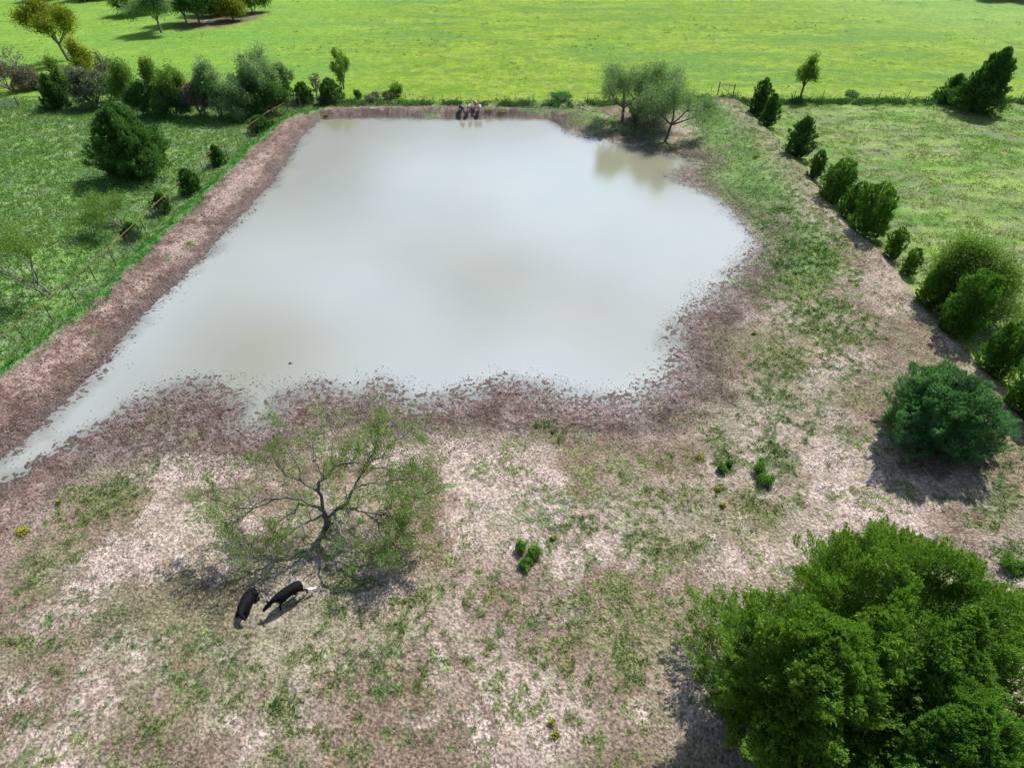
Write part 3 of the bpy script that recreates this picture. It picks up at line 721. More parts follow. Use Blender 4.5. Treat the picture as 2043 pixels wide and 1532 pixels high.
broad_px('ivy_shrub', 1265, 256, 200, 26, 118, 'dark narrow bush wrapped around the middle willow trunk', F_DARK, bark_m, 'shrub', trunk_h=.1, depth=2, kids=3, per=40, clump=.45)
# mesquites by the pipe fence and in the right bank row
broad_px('mesquite_tree', 258, 458, 380, 150, 120, 'feathery mesquite arching left over the field from the pipe fence', F_MESQ, bark_m, trunk_h=.15, depth=3, kids=3, per=24, ln=.2, wd=.07, clump=.65, lean=(-.7, .3), stems=2, trunk_r=.09)
broad_px('mesquite_tree', 118, 590, 452, 210, 121, 'wide feathery mesquite behind the pipe fence at the left edge', F_MESQ, bark_m, trunk_h=.12, depth=3, kids=4, per=24, ln=.2, wd=.07, clump=.75, lean=(-.6, .2), stems=2, trunk_r=.10)
x, y, _ = unproj(1868, 612, 1.2); x += 1.5; y += .4; z = H(x, y); hM = height_for(x, y, z, 492)
cm, tm = broad_mesh(hM, 3.0, 122, trunk_h=.2, depth=3, kids=4, per=85, ln=.17, wd=.07, clump=1.0, stems=3, lean=(.1, 0))
tree('mesquite_tree', (x, y, z), cm, tm, F_MESQ, bark_g, 'pale feathery mesquite rising above the dark cedars of the right bank', 'tree')
x, y, _ = unproj(1975, 640, .6); z = H(x, y)
cm, tm = broad_mesh(2.6, 2.6, 123, trunk_h=.2, depth=3, kids=3, per=26, ln=.17, wd=.06, clump=.9, stems=2)
tree('mesquite_tree', (x, y, z), cm, tm, F_MESQ, bark_g, 'low sparse mesquite in the right field beside the feathery one', 'tree')

# ------------------------------------------------------------------ the open mesquite in front of the pond
bx, by, bz = at(653, 1046)
rng = np.random.default_rng(5)
limbs_px = [
 [(653,1046,0),(653,1036,.9),(648,1026,1.6)],
 [(648,1026,1.6),(637,1012,2.2),(592,994,2.9),(556,995,3.3),(507,1013,3.3),(470,1008,3.4),(415,992,3.4)],
 [(556,995,3.3),(520,1000,3.1),(495,1022,2.9),(470,1050,2.6)],
 [(507,1013,3.3),(470,1040,2.9),(450,1045,2.6)],
 [(507,1013,3.3),(480,975,3.6),(440,975,3.6)],
 [(637,1012,2.2),(600,1005,2.5),(585,1020,2.4),(530,1060,2.2),(500,1090,1.9)],
 [(648,1026,1.6),(637,979,2.9),(644,956,3.5),(667,933,4.0),(696,924,4.3),(720,900,4.6)],
 [(637,979,2.9),(600,960,3.5),(570,945,3.8),(550,925,4.1),(520,920,4.2)],
 [(600,960,3.5),(590,920,4.2),(578,898,4.5),(560,865,4.8)],
 [(644,956,3.5),(630,920,4.2),(625,890,4.7),(640,860,5.0)],
 [(667,933,4.0),(660,900,4.6),(672,870,4.9),(690,845,5.1)],
 [(653,1036,1.0),(668,1018,1.9),(690,1005,2.5),(706,973,3.2),(722,943,3.8),(738,924,4.1),(768,904,4.4),(794,875,4.7),(830,865,4.8)],
 [(738,924,4.1),(748,894,4.5),(755,858,4.9),(750,838,5.0)],
 [(722,943,3.8),(748,933,4.0),(782,936,4.1),(814,938,4.0),(850,925,3.9)],
 [(706,973,3.2),(730,966,3.5),(765,964,3.7),(790,975,3.6),(822,990,3.4),(850,985,3.3)],
 [(668,1018,1.9),(700,1014,2.4),(719,1020,2.6),(751,1038,2.7),(790,1050,2.5),(812,1065,2.2)],
 [(719,1020,2.6),(760,1028,2.9),(800,1025,2.9),(830,1030,2.7)],
 [(648,1026,1.6),(625,1035,1.9),(600,1050,2.0),(560,1075,1.8),(520,1100,1.5)],
 [(668,1018,1.9),(672,1045,2.3),(690,1080,2.2),(720,1100,1.8),(760,1110,1.6)],
 [(751,1038,2.7),(760,1070,2.3),(780,1095,2.0)],
 [(765,964,3.7),(800,955,3.9),(835,960,3.7)]]
segs, tips = [], []
for li, L in enumerate(limbs_px):
    P = []
    for px_, py_, zz in L:
        q = unproj(px_, py_, bz+zz); P.append(np.array([q[0]-bx, q[1]-by, zz]))
    # smooth-subdivide
    Q = []
    for a in range(len(P)-1):
        p0 = P[max(a-1, 0)]; p1 = P[a]; p2 = P[a+1]; p3 = P[min(a+2, len(P)-1)]
        for s in (0, .25, .5, .75):
            Q.append(.5*((2*p1)+(-p0+p2)*s+(2*p0-5*p1+4*p2-p3)*s*s+(-p0+3*p1-3*p2+p3)*s**3)+(rng.normal(size=3)*.045 if (a+s) > 0 else 0))
    Q.append(P[-1])
    if li == 0: Q[0] = np.array([0, 0, -.3])
    r0 = {0: .18}.get(li, .10 if li in (1, 6, 11) else .065 if li in (5, 7, 15, 17, 18) else .045)
    n_ = len(Q)
    for a in range(n_-1):
        f0, f1 = a/(n_-1), (a+1)/(n_-1)
        e = .75 if li == 0 else .12
        segs.append((tuple(Q[a]), tuple(Q[a+1]), r0*(1-f0*(1-e))+.004, r0*(1-f1*(1-e))+.004))
        if li > 0 and f1 > .28:
            for k in range(2 if f1 > .5 else 1):
                d = Q[a+1]-Q[a]; d /= np.linalg.norm(d)
                dd = d*.7+rng.normal(size=3)*np.array([.75, .75, .4])+np.array([0, 0, .12])
                branch_tree(segs, tips, Q[a+1], dd, rng.uniform(.5, 1.15), .018, 1, rng, .6, .05, 3, .65, 2)
P = np.array([q[0] for q in tips]); Dd = np.array([q[1] for q in tips])
keepn = vnoise(P[:, 0]*.9+40, P[:, 1]*.9+40, 9)*.6+rng.uniform(0, .4, len(P))
rim = np.linalg.norm(P[:, :2]/np.array([6.2, 4.6]), axis=1)
keep = keepn + rim*.30 > .60
P, Dd = P[keep], Dd[keep]
per = 12
C = np.repeat(P, per, 0)+rng.normal(size=(len(P)*per, 3))*np.array([.14, .14, .10])
D2 = np.repeat(Dd, per, 0)*.5+rand_unit(len(C), rng)+np.array([[0, 0, -.25]])
V, F = leaves(C, D2, .13, .045, rng)
cme = mesh_np('crown', V, F); set_attr(cme, 'var', np.clip(np.repeat(rng.uniform(0, 1, len(P)), per)*.6+rng.uniform(0, .4, len(C)), 0, 1))
tv, tf = tubes(segs, 6)
tree('mesquite_tree', (bx, by, bz), cme, mesh_np('trunk', tv, tf, True), F_MESQ, bark_m, 'open sparse mesquite with spreading crooked limbs between the pond and the black cattle', 'tree')

# ------------------------------------------------------------------ fences
rust = simple('rusty_pipe', (.17,.085,.045), .7, .35, 5)
steel = simple('weathered_post', (.085,.06,.05), .7, .3, 6)
wood = simple('grey_timber', (.16,.13,.11), .9, .3, 8)
wirem = simple('fence_wire', (.22,.21,.20), .5, .2, 8, .6)
galv = simple('gate_steel', (.34,.38,.40), .45, .15, 4, .5)
def bars(lst, k=6): return tubes([(a, b, r, r) for a, b, r in lst], k)
def make_fence(name, pts, post_h, post_r, wires, label, rail=None, pmat=steel, cat='fence', wr=.006, lean=0):
    root = empty(name, pts[0]); tag(root, label, cat, None)
    o0 = np.array(pts[0]); P = [np.array(p)-o0 for p in pts]
    me = None
    for i, p in enumerate(P):
        if me is None:
            v, f = bars([((0, 0, -.35), (0, 0, post_h), post_r)], 8)
            # a small cap flange and clips keep the post from being a bare rod
            v2, f2 = bars([((0, 0, post_h), (0, 0, post_h+.02), post_r*1.25)]+[((-post_r*1.4, 0, post_h*w_), (post_r*1.4, 0, post_h*w_), post_r*.45) for w_ in (.3, .6, .9)], 6)
            me = mesh_np('post', np.concatenate([v, v2]), np.concatenate([f, f2+len(v)]), False)
        q = obj('post', me, pmat, root); q.location = p; q.rotation_euler = (random.uniform(-.03, .03), random.uniform(-.03, .03), random.uniform(0, 3))
    lst = []
    for w_ in wires:
        for a, b in zip(P[:-1], P[1:]): lst.append((tuple(a+np.array([0, 0, w_])), tuple(b+np.array([0, 0, w_])), wr))
    v, f = bars(lst, 3); obj('wire', mesh_np('wire', v, f), wirem, root)
    if rail:
        v, f = bars([(tuple(a+np.array([0, 0, post_h+.03])), tuple(b+np.array([0, 0, post_h+.03])), rail) for a, b in zip(P[:-1], P[1:])], 8)
        obj('rail', mesh_np('rail', v, f, True), rust, root)
    return root
def along(pxs, n=None, step=None):
    W = [np.array(p) for p in pxs]
    out = []; L = [np.linalg.norm((b-a)[:2]) for a, b in zip(W[:-1], W[1:])]; T = sum(L); n = n or int(T/step)
    for i in range(n+1):
        s = T*i/n; k = 0
        while k < len(L)-1 and s > L[k]: s -= L[k]; k += 1
        q = W[k]+(W[k+1]-W[k])*min(s/L[k], 1); out.append((q[0], q[1], H(q[0], q[1])))
    return out
a0 = unproj(-130, 850, .55); a1 = unproj(46, 690, .55); a2 = unproj(103, 632, .55); a3 = unproj(250, 507, .55); a4 = unproj(420, 335, .55); a5 = unproj(592, 212, .55)
pts = along([a0, a1, a3, a4, a5], step=3.0)
make_fence('pipe_fence', pts, 1.75, .035, [.2,.4,.6,.8,1.0,1.2,1.4], 'rusty pipe-topped wire fence running along the left bank of the pond', rail=.036, wr=.005)
b0 = unproj(592, 211, .6); b1 = unproj(1180, 205, .6); b2 = unproj(1450, 197, .6)
make_fence('wire_fence', along([b0, b1, b2], step=2.7), 1.75, .028, [.25,.5,.75,1.0,1.3,1.6], 'wire fence on thin steel posts behind the far bank of the pond')
c0 = unproj(1470, 197, .6); c1 = unproj(2150, 196, .6)
make_fence('wire_fence', along([c0, c1], step=4.3), 1.2, .045, [.25,.5,.8,1.1], 'low wire fence on dark posts between the right field and the far pasture', pmat=wood)
d0 = unproj(42, 214, .5); d1 = unproj(590, 214, .5)
make_fence('wire_fence', along([d0, d1], step=3.4), 1.35, .05, [.3,.6,.9,1.2], 'old timber-post wire fence running from the gate through the hedgerow', rail=.03, pmat=wood)
# timber brace (H) where the fences meet at the right bank
def brace(px0, px1, pyb, top, label):
    a = np.array(unproj(px0, pyb, .6)); b = np.array(unproj(px1, pyb, .6)); a[2] = H(a[0], a[1]); b[2] = H(b[0], b[1])
    root = empty('fence_brace', tuple(a)); tag(root, label, 'fence brace'); d = b-a
    for q in (np.zeros(3), d):
        v, f = bars([((0, 0, -.3), (0, 0, top), .085), ((0, 0, top), (0, 0, top+.02), .07)], 8); p_ = obj('post', mesh_np('post', v, f, True), wood, root); p_.location = q
    v, f = bars([((0, 0, top*.88), tuple(d+np.array([0, 0, top*.88])), .05)], 7); obj('rail', mesh_np('rail', v, f, True), wood, root)
    v, f = bars([((0, 0, top*.85), tuple(d+np.array([0, 0, .15])), .02)], 5); obj('brace_wire', mesh_np('brace_wire', v, f), steel, root)
brace(1430, 1461, 197, 1.9, 'timber brace of two posts and a rail at the far end of the right bank')
brace(573, 600, 214, 2.0, 'timber brace posts where the pipe fence meets the back fence')
# gate
ga = np.array(unproj(-40, 216, .5)); gb = np.array(unproj(38, 216, .5)); ga[2] = H(ga[0], ga[1]); gb[2] = H(gb[0], gb[1])
root = empty('field_gate', tuple(ga)); tag(root, 'grey metal field gate of horizontal bars at the left end of the hedgerow', 'gate')
d = gb-ga; L = [(tuple(np.array([0, 0, z_])), tuple(d+np.array([0, 0, z_])), .03) for z_ in (.2,.42,.64,.86,1.08,1.3)]
v, f = bars(L); obj('bars', mesh_np('bars', v, f, True), galv, root)
for s in (0, .33, .66, 1):
    v, f = bars([(tuple(d*s+np.array([0, 0, .15])), tuple(d*s+np.array([0, 0, 1.33])), .035)]); obj('upright', mesh_np('upright', v, f, True), galv, root)
v, f = bars([(tuple(d*.66+np.array([0,0,.2])), tuple(d+np.array([0,0,1.3])), .025)]); obj('brace', mesh_np('brace', v, f, True), galv, root)
for s in (0, 1):
    v, f = bars([((0, 0, -.3), (0, 0, 1.5), .09)], 8); p_ = obj('post', mesh_np('post', v, f, True), wood, root); p_.location = d*s*1.02-d*(.02 if s == 0 else 0)

# ------------------------------------------------------------------ animals
def skin_body(name, verts, edges, mat, parent=None, sub=2):
    me = bpy.data.meshes.new(name); me.from_pydata([v[:3] for v in verts], edges, []); me.materials.append(mat)
    o = bpy.data.objects.new(name, me); col.objects.link(o)
    if parent: o.parent = parent
    m = o.modifiers.new('skin', 'SKIN'); m.use_smooth_shade = True
    sv = me.skin_vertices[0].data
    for i, v in enumerate(verts):
        sv[i].radius = (v[3], v[4] if len(v) > 4 else v[3]); sv[i].use_root = (i == 0)
    s = o.modifiers.new('sub', 'SUBSURF'); s.levels = sub; s.render_levels = sub
    return o
def bake(o):
    dg = bpy.context.evaluated_depsgraph_get(); dg.update()
    me = bpy.data.meshes.new_from_object(o.evaluated_get(dg)); me.name = o.name
    mats = [m for m in o.data.materials]
    o.modifiers.clear(); o.data = me
    if not len(me.materials):
        for m in mats: me.materials.append(m)
    me.polygons.foreach_set('use_smooth', np.ones(len(me.polygons), bool))
def coat(name, c, rough=.45):
    return simple(name, c, rough, .3, 3)
blackcoat = coat('black_coat', (.007,.007,.009), .75)
tancoat = coat('tan_coat', (.34,.24,.20), .7)
whitecoat = coat('white_coat', (.36,.31,.29), .7)
horn = coat('horn_hoof', (.05,.045,.04))
def ear(parent, p, d, mat, s=.24):
    P = np.array(p); D = np.array(d, float); D /= np.linalg.norm(D)
    V = []; n = 6
    for t_, r_ in ((0, .25), (.35, .5), (.7, .38), (1, .04)):
        for k in range(n):
            a = 6.283*k/n; V.append(P+D*s*t_+np.array([math.cos(a), 0, math.sin(a)*.35+math.cos(a)*.15])*s*.55*r_)
    F = [[i*n+k, i*n+(k+1) % n, (i+1)*n+(k+1) % n, (i+1)*n+k] for i in range(3) for k in range(n)]
    return obj('ear', mesh_np('ear', np.array(V), np.array(F), True), mat, parent)
def cow(loc, yaw, mat, label, group, pose='walk', s=1.0):
    root = empty('cow', loc); root.rotation_euler = (0, 0, yaw); root.scale = (s,)*3; tag(root, label, 'cow', group)
    if pose == 'lie':
        v = [(-.70,0,.42,.34,.32),(-.35,.02,.44,.42,.38),(.05,0,.46,.44,.40),(.45,0,.48,.36,.36),(.75,.06,.58,.22,.24),(.95,.18,.66,.16,.18),(1.08,.34,.62,.12,.13),(1.14,.50,.52,.085,.09),(1.17,.60,.46,.065,.07),(-.98,0,.36,.14,.16)]
        e = [(i, i+1) for i in range(8)]+[(0, 9)]
        def leg(a, pts):
            k = len(v); v.extend(pts); e.append((a, k)); e.extend((k+j, k+j+1) for j in range(len(pts)-1))
        leg(3, [(.62,.30,.20,.10),(.90,.32,.10,.06),(.62,.36,.07,.045),(.55,.37,.06,.05)])
        leg(3, [(.62,-.30,.20,.10),(.92,-.32,.10,.06),(.64,-.36,.07,.045),(.56,-.37,.06,.05)])
        leg(0, [(-.55,.32,.24,.15),(-.20,.42,.14,.08),(-.55,.48,.08,.05),(-.30,.52,.06,.05)])
        leg(0, [(-.62,-.24,.22,.15),(-.35,-.34,.13,.08),(-.62,-.40,.08,.05)])
        hd = (1.02, .27, .74); tail = [(-1.03,0,.40,.03),(-1.12,.08,.2,.02),(-1.0,.2,.06,.02),(-.8,.3,.05,.035)]
        ears = [((1.10, .22, .74), (1, -.35, .25)), ((.93, .32, .74), (-1, .5, .25))]
    else:
        hz = {'walk': (.86, .72, .56), 'drink': (.62, .34, .12)}[pose]
        v = [(-.72,0,1.02,.25,.29),(-.30,0,.98,.31,.34),(.12,0,.96,.33,.35),(.50,0,1.00,.28,.33),(.76,0,1.04,.17,.23),(1.02,0,hz[0]+.10,.105,.15),(1.26,0,hz[0]-.03,.155,.14),(1.44,0,hz[1]-.02,.10,.10),(1.58,0,hz[2]+.06,.08,.075),(-.92,0,1.02,.14,.17)]
        e = [(i, i+1) for i in range(8)]+[(0, 9)]
        def leg(a, pts):
            k = len(v); v.extend(pts); e.append((a, k)); e.extend((k+j, k+j+1) for j in range(len(pts)-1))
        w = .12 if pose == 'walk' else 0
        for sy, ph in ((1, w), (-1, -w)):
            leg(3, [(.52,.20*sy,.74,.12,.13),(.54+ph,.20*sy,.44,.062),(.50+ph*1.6,.20*sy,.22,.042),(.54+ph*1.8,.20*sy,.03,.055)])
            leg(0, [(-.74,.20*sy,.78,.15,.17),(-.66-ph*.7,.21*sy,.58,.085),(-.86-ph*1.2,.21*sy,.40,.052),(-.80-ph*1.4,.21*sy,.20,.042),(-.76-ph*1.5,.21*sy,.03,.055)])
        ears = [((1.14, .10, hz[0]+.04), (-.1, 1, .35)), ((1.14, -.10, hz[0]+.04), (-.1, -1, .35))]
        tail = [(-1.02,0,1.10,.035),(-1.22,0,1.22,.026),(-1.42,-.04,1.20,.022),(-1.56,-.08,1.10,.03),(-1.62,-.10,1.0,.04)] if pose == 'walk' else [(-1.0,0,1.06,.03),(-1.08,0,.8,.022),(-1.08,.02,.5,.02),(-1.07,.02,.36,.035)]
    b = skin_body('body', v, e, mat, root); bake(b)
    te = [(i, i+1) for i in range(len(tail)-1)]; tl = skin_body('tail', tail, te, mat, root, 1); bake(tl)
    for p, d_ in ears: ear(root, p, d_, mat)
    return root
def ground_at(px_, py_): return at(px_, py_)
A = np.array(at(606, 1192)); B = np.array(at(560, 1222)); C0 = (A+B)/2; yaw = math.atan2(B[1]-A[1], B[0]-A[0])
cow((C0[0]-.1, C0[1]+.2, H(C0[0], C0[1])+.0), yaw, blackcoat, 'black cow walking with tail raised, beside the white egret', 'black cattle in the mesquite shade', 'walk', .84)
A = np.array(at(505, 1190)); B = np.array(at(485, 1232)); C0 = (A+B)/2; yaw = math.atan2(B[1]-A[1], B[0]-A[0])
cow((C0[0], C0[1]+.1, H(C0[0], C0[1])-.03), yaw, blackcoat, 'black cow lying down with folded legs, left of the walking cow', 'black cattle in the mesquite shade', 'lie', .80)
for i, (px_, m_, lab, dy_, yw) in enumerate([(921, horn, 'dark grey cow at the left of the pale cattle drinking at the far shore', .3, -1.2),(936, tancoat, 'pinkish tan cow, second from the left at the far shore', .5, -1.7),
    (948, tancoat, 'tan cow standing behind the rightmost one at the far shore', 1.5, -1.35),(957, whitecoat, 'pale whitish cow at the right of the group drinking at the far shore', .4, -1.5)]):
    q = unproj(px_, 238, 0); yy = q[1]+dy_+.9
    cow((q[0], yy, H(q[0], yy)), yw, m_, lab, 'pale cattle drinking at the far shore', 'drink', .84)
# egret
ex, ey, ez = at(624, 1184)
root = empty('egret', (ex, ey, ez)); root.scale = (1.1,)*3; root.rotation_euler = (0, 0, R(205)); tag(root, 'white egret standing behind the walking black cow', 'bird')
wh = simple('white_feathers', (.8,.8,.82), .7, .06, 8)
bk = simple('yellow_bill', (.6,.4,.05), .5); lg = simple('dark_leg', (.05,.05,.04), .6)
bd = skin_body('body', [(-.12,0,.30,.055),(-.02,0,.33,.085),(.08,0,.36,.065),(.13,0,.42,.028),(.12,0,.48,.02),(.15,0,.54,.02),(.19,0,.56,.028),(-.24,0,.25,.02)], [(0,1),(1,2),(2,3),(3,4),(4,5),(5,6),(0,7)], wh, root); bake(bd)
v, f = tubes([((.20,0,.56),(.29,0,.54),.012,.002)], 6); obj('bill', mesh_np('bill', v, f, True), bk, root)
for s in (-1, 1):
    v, f = tubes([((-.02,.03*s,.28),(-.01,.03*s,.14),.008,.007),((-.01,.03*s,.14),(.0,.03*s,-.01),.007,.007),((0,.03*s,.005),(.06,.03*s,.005),.006,.004)], 5); obj('leg', mesh_np('leg', v, f, True), lg, root)
# pond turtle at the surface
tx, ty, _ = unproj(579, 725, 0)
root = empty('turtle', (tx, ty, 0.0)); tag(root, 'small dark turtle floating in the pond near the front mud', 'turtle')
tm_ = simple('turtle_shell', (.03,.035,.025), .5)
th = np.linspace(0, 2*math.pi, 14, endpoint=False); V = []; 
for rr0, zz in ((1, -.03), (.95, .015), (.7, .05), (.35, .07), (.02, .075)): V += [(math.cos(a)*.14*rr0, math.sin(a)*.11*rr0, zz) for a in th]
F = [[i*14+k, i*14+(k+1) % 14, (i+1)*14+(k+1) % 14, (i+1)*14+k] for i in range(4) for k in range(14)]
obj('shell', mesh_np('shell', np.array(V), np.array(F), True), tm_, root)
hd = skin_body('head', [(.12,0,0,.02),(.17,0,.02,.022),(.21,0,.02,.012)], [(0,1),(1,2)], tm_, root, 1); bake(hd)
# pale trough-like object under the far clump
q = at(416, 46)
root = empty('feed_tub', q); tag(root, 'small pale tub lying under the far tree clump', 'tub')
V = []; 
for rr0, zz in ((.6, 0), (.75, .4), (.70, .4), (.55, .06)): V += [(math.cos(a)*rr0, math.sin(a)*rr0*.6, zz) for a in th]
obj('tub', mesh_np('tub', np.array(V), np.array([[i*14+k, i*14+(k+1) % 14, (i+1)*14+(k+1) % 14, (i+1)*14+k] for i in range(3) for k in range(14)]), True), simple('pale_plastic', (.5,.62,.7), .5, .08), root)

# ------------------------------------------------------------------ ground cover as stuff
def sample_cover(n, x0, x1, y0, y1, fn, seed):
    rng = np.random.default_rng(seed); X = rng.uniform(x0, x1, n); Y = rng.uniform(y0, y1, n)
    ix = np.clip(np.searchsorted(GX, X)-1, 0, nx-2); iy = np.clip(np.searchsorted(GY, Y)-1, 0, ny-2); k = iy*nx+ix
    p = fn(k); keep = rng.uniform(size=n) < p
    return X[keep], Y[keep], k[keep], rng
def clumps(name, X, Y, Z, rng, nl, spread, height, ln, wd, mat, label, cat, upw=.8):
    n = len(X); s = rng.uniform(.5, 1.4, n)
    C = np.repeat(np.stack([X, Y, Z], 1), nl, 0); sc2 = np.repeat(s, nl)[:, None]
    off = rng.normal(size=C.shape)*np.array([spread, spread, 0])*sc2
    off[:, 2] = np.abs(rng.normal(size=len(C)))*height*.5*sc2[:, 0]+.02
    D = rand_unit(len(C), rng)*.7+np.array([[0, 0, upw]])+off*2
    V, F = leaves(C+off, D, ln*1.0, wd, rng)
    me = mesh_np(name, V, F); set_attr(me, 'var', np.clip(np.repeat(rng.uniform(0, 1, n), nl)*.7+rng.uniform(0, .3, len(C)), 0, 1))
    return tag(obj(name, me, mat), label, cat, kind='stuff')
inv = PY < 1650
wgt = Gn*inside*(DS > .4)
X, Y, k, rng = sample_cover(680000, -34, 40, 6, 104, lambda k: wgt[k]**1.4*.7*(1-.55*sstep(45,75,ys[k]))*sstep(.2, .9, G[k]+.2)*sstep(.40, .58, n_fin[k]), 201)
clumps('ground_weeds', X, Y, hh[k], rng, 5, .07, .08, .085, .045, foliage((.045,.095,.022), (.14,.22,.055), .3), 'low green weeds scattered over the paddock soil', 'weeds')
X, Y, k, rng = sample_cover(60000, -34, 36, 6, 60, lambda k: sstep(.78, 1.15, G[k])*inside[k]*.12*(DS[k] > .6)*(1-lbank[k]), 202)
clumps('leafy_weeds', X, Y, hh[k], rng, 26, .16, .28, .15, .09, foliage((.03,.12,.025), (.11,.26,.05), .4), 'taller bright leafy weeds in the greenest paddock patches', 'weeds')
X, Y, k, rng = sample_cover(380000, -34, 36, 6, 52, lambda k: inside[k]*.5*(1-lbank[k])*(DS[k] > 2)*sstep(.45, .62, n_mid[k]), 203)
clumps('dry_litter', X, Y, hh[k], rng, 3, .06, .05, .09, .03, foliage((.045,.038,.022), (.34,.28,.20), .1), 'dry stalks and litter on the bare soil', 'litter', .3)
X, Y, k, rng = sample_cover(170000, -125, -14, 30, 102, lambda k: fieldL[k]*.36, 204)
clumps('field_weeds', X, Y, hh[k], rng, 7, .18, .25, .22, .11, foliage((.10,.21,.055), (.23,.36,.12), .4), 'mixed tall weeds and grass of the left field', 'weeds')
X, Y, k, rng = sample_cover(150000, 18, 95, 22, 100, lambda k: fieldR[k]*.40*sstep(.42,.6,s2[k]), 205)
clumps('pasture_grass', X, Y, hh[k], rng, 5, .16, .12, .17, .08, foliage((.12,.20,.05), (.22,.32,.08), .4), 'short patchy grass of the right field', 'grass')
X, Y, k, rng = sample_cover(30000, -60, 0, 20, 105, lambda k: np.clip(strip[k]*1.3, 0, 1)*.9, 206)
clumps('verge_grass', X, Y, hh[k], rng, 14, .15, .25, .2, .07, foliage((.03,.15,.02), (.09,.32,.05), .4), 'bright green grass strip outside the left bank crest', 'grass')
X, Y, k, rng = sample_cover(12000, -130, 150, YB+1, 200, lambda k: far[k]*sstep(.50, .66, fbm(xs[k]/14, ys[k]/9, 99, 2))*.14, 207)
clumps('pasture_tufts', X, Y, hh[k], rng, 9, .35, .12, .26, .14, foliage((.09,.19,.02), (.15,.27,.03), .1), 'darker grass tufts dotted over the far pasture', 'grass')
X, Y, k, rng = sample_cover(9000, -60, 150, YB-2.5, YB+1.5, lambda k: marg[k]*.9*sstep(.4, .55, n_mid[k]), 208)
clumps('fence_line_weeds', X, Y, hh[k], rng, 22, .3, .55, .3, .13, foliage((.025,.10,.035), (.10,.20,.08), .35), 'rank weeds growing along the back fence', 'weeds')
# mud clods
def lumps(name, X, Y, Z, S3, mat, rng, label, cat):
    n = len(X)
    base = np.array([(1,0,0),(.5,.87,0),(-.5,.87,0),(-1,0,0),(-.5,-.87,0),(.5,-.87,0),(.45,.2,.75),(-.3,.4,.8),(-.2,-.45,.7)], float)
    Fb = np.array([(0,1,6),(1,7,6),(1,2,7),(2,3,7),(3,8,7),(3,4,8),(4,5,8),(5,6,8),(5,0,6),(6,7,8)])
    a = rng.uniform(0, 6.28, n); ca_, sa_ = np.cos(a), np.sin(a)
    B = base[None]*(1+rng.normal(size=(n, 9, 3))*.18)
    x_ = B[..., 0]*ca_[:, None]-B[..., 1]*sa_[:, None]; y_ = B[..., 0]*sa_[:, None]+B[..., 1]*ca_[:, None]
    V = np.stack([x_*S3[:, None]+X[:, None], y_*S3[:, None]*.85+Y[:, None], B[..., 2]*S3[:, None]*.75+Z[:, None]-.01], 2).reshape(-1, 3)
    F = (Fb[None]+(np.arange(n)*9)[:, None, None]).reshape(-1, 3)
    me = mesh_np(name, V, F, False); set_attr(me, 'var', np.repeat(rng.uniform(0, 1, n), 10))
    return tag(obj(name, me, mat), label, cat, kind='stuff')
def clodmat(c1, c2):
    m, t, o = newmat('clod_mud'); a_ = N(t, 'ShaderNodeAttribute', attribute_name='var'); mx = N(t, 'ShaderNodeMixRGB', i_Color1=(*c1, 1), i_Color2=(*c2, 1)); t.links.new(a_.outputs['Fac'], mx.inputs['Fac'])
    p = N(t, 'ShaderNodeBsdfPrincipled', i_Roughness=.75); t.links.new(mx.outputs[0], p.inputs['Base Color']); t.links.new(p.outputs[0], o.inputs[0]); return m
shoreband = inside*np.maximum(sstep(6.0, 2.5, DS), np.clip(belt,0,1)*.8)*sstep(-2.4, .2, DS+(n_mid-.5)*2.5+np.clip(flat,0,1)*2.6)*(1-.55*sstep(50,75,ys))
X, Y, k, rng = sample_cover(420000, -45, 34, 12, 104, lambda k: shoreband[k]*np.where(lbank[k] > .5, .25, .8)*(1-.8*sstep(.9,1.2,G[k])), 210)
lumps('mud_clods', X, Y, np.maximum(hh[k], -.02), rng.uniform(.03, .095, len(X)), clodmat((.055,.038,.034), (.22,.165,.15)), rng, 'trampled mud clods along the shoreline', 'mud')
X, Y, k, rng = sample_cover(90000, -46, 10, 24, 104, lambda k: lbank[k]*.5*(DS[k] > .4), 211)
lumps('bank_clods', X, Y, hh[k], rng.uniform(.02, .07, len(X)), clodmat((.14,.09,.075), (.36,.28,.255)), rng, 'dry clods on the face of the dam bank', 'mud')
# yellow flower clumps: things
fy = foliage((.35,.33,.01), (.75,.70,.02), .3); fg = foliage((.06,.11,.015), (.14,.19,.03), .3)
def flowers(px_, py_, r, label):
    x, y, z = at(px_, py_); rng = np.random.default_rng(int(px_)); root = empty('flower_clump', (x, y, z)); tag(root, label, 'flowers', 'yellow flower clumps')
    n = int(220*r/.4); C = rng.normal(size=(n, 3))*np.array([r*.45, r*.35, 0]); C[:, 2] = np.abs(rng.normal(size=n))*.09+.03
    V, F = leaves(C, rand_unit(n, rng)+np.array([[0, 0, .6]]), .12, .05, rng); me = mesh_np('stems', V, F); set_attr(me, 'var', rng.uniform(0, 1, n)); obj('stems', me, fg, root)
    C = C[:int(n*(.8 if px_ == 48 else .28))]+np.array([0, 0, .07]); V, F = leaves(C, rand_unit(len(C), rng)*np.array([1, 1, .2]), .07, .06, rng); me = mesh_np('blooms', V, F); set_attr(me, 'var', rng.uniform(0, 1, len(C))); obj('blooms', me, fy, root)
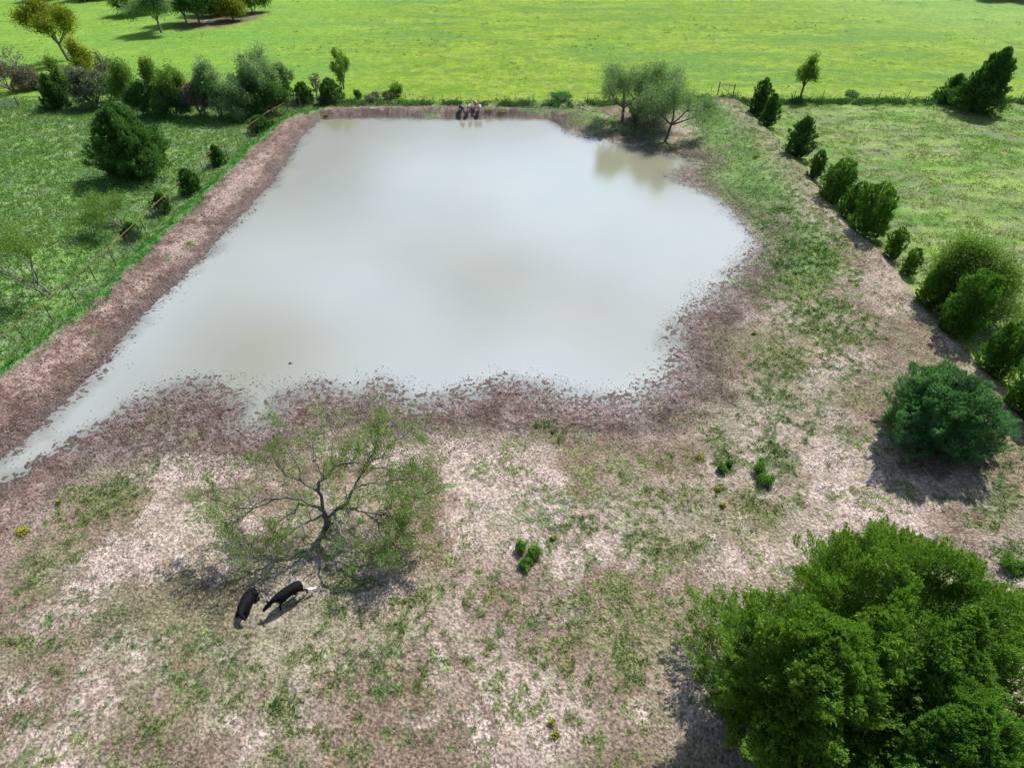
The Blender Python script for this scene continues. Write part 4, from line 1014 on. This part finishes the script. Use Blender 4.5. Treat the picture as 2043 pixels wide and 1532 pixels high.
for px_, py_, r, lab in [(48,1064,.42,'bright yellow flower clump at the left edge near the pond mud'),(119,1005,.2,'tiny yellow flower clump right of the big one by the mud'),(1105,1077,.2,'small yellow flowers above the dark green bush'),
    (1432,978,.25,'yellow flowers left of the bright leafy weeds'),(1440,1012,.22,'yellowish flowers just below the other ones left of the leafy weeds'),(1395,915,.4,'olive-yellow flower patch near the front right shore'),(1100,1445,.22,'small yellow flowers near the bottom by the pale track'),(1108,1470,.25,'yellow flower clump at the bottom beside the pale track'),
    (1504,668,.2,'yellow flower tuft at the right shore path'),(650,233,.5,'yellow flower bush on the far left bank'),(773,205,.6,'yellow flower bush on the pale crest of the far bank'),(975,222,.9,'yellow-brown flowering weeds right of the drinking cattle'),(1000,226,.8,'yellow-brown flowering weeds farther right along the far bank'),(1508,315,.4,'yellow flower tuft on the upper right bank')]:
    flowers(px_, py_, r, lab)
# low shrubs
def shrub_px(px_, py_, w, h, mat, label, seed, group=None, name='shrub'):
    x, y, z = at(px_, py_); dist = y*CP+CAMH*SP; r = w*.5*dist/FPX; rng = np.random.default_rng(seed); ln = max(.12, dist*.0028)
    nt = 9; segs = []; C = []
    for i in range(nt):
        a = rng.uniform(0, 6.28); e = np.array([math.cos(a)*r*rng.uniform(.2, .9), math.sin(a)*r*rng.uniform(.2, .9), h*rng.uniform(.5, 1)]); segs.append(((0, 0, -.05), tuple(e*.9), .02, .008))
        m = int(240); C.append(e*rng.uniform(.55, 1.05, (m, 1))+rng.normal(size=(m, 3))*np.array([r*.2, r*.2, h*.18]))
    C = np.concatenate(C); C[:, 2] = np.maximum(C[:, 2], .04); V, F = leaves(C, rand_unit(len(C), rng)+np.array([[0, 0, .5]]), ln, ln*.5, rng); me = mesh_np('leaves', V, F)
    set_attr(me, 'var', np.clip(np.repeat(rng.uniform(0, 1, nt), 240)*.6+rng.uniform(0, .4, len(C)), 0, 1))
    root = empty(name, (x, y, z)); tag(root, label, 'shrub', group); obj('leaves', me, mat, root); v, f = tubes(segs, 5); obj('stems', mesh_np('stems', v, f), bark_m, root)
for i, a in enumerate([(1040,1096,26,.45,F_CEDAR,'small dark green weed bush in the paddock, upper left of its pair'),(1063,1112,34,.5,F_CEDAR,'small dark green weed bush in the paddock, right of its pair'),(1050,1128,30,.4,F_CEDAR,'low dark weed bush just below the pair in the paddock'),
    (1515,945,34,.6,F_FIELD,'bright green leafy bush among the paddock weeds'),(1528,965,36,.5,F_FIELD,'bright green leafy bush below the taller one in the weeds'),(1440,938,22,.4,F_FIELD,'small bright bush left of the leafy bushes'),(1455,930,14,.3,F_FIELD,'tiny bright bush beside the small bright one'),
    (1118,200,42,.9,F_CEDARB,'low dark green bush on the far bank left of the willows'),(790,192,30,1.6,F_OLIVE,'olive bush on the far fence line above the pale crest'),(745,203,34,1.0,F_PALE,'grey-green low bush on the pale crest of the far bank'),(778,198,26,1.0,F_PALE,'pale grey bush beside the yellow flowers on the far crest'),
    (652,206,40,.8,F_PALE,'pale grey weeds at the foot of the round cedar shrubs'),(715,197,14,1.1,F_OLIVE,'thin dark weed on the back fence left of the pale crest bushes'),(1375,200,40,.8,F_CEDARB,'blue-green low bush behind the willows by the brace'),
    (2018,1135,50,.5,F_FIELD,'soft green weeds at the right edge above the big cedars'),(1870,196,26,.8,F_DARK,'dark small bush on the back fence left of the leaning cedar'),(1700,192,30,.5,F_CEDARB,'low dark weeds on the right part of the back fence')]):
    shrub_px(a[0], a[1], a[2], a[3], a[4], a[5], 300+i)
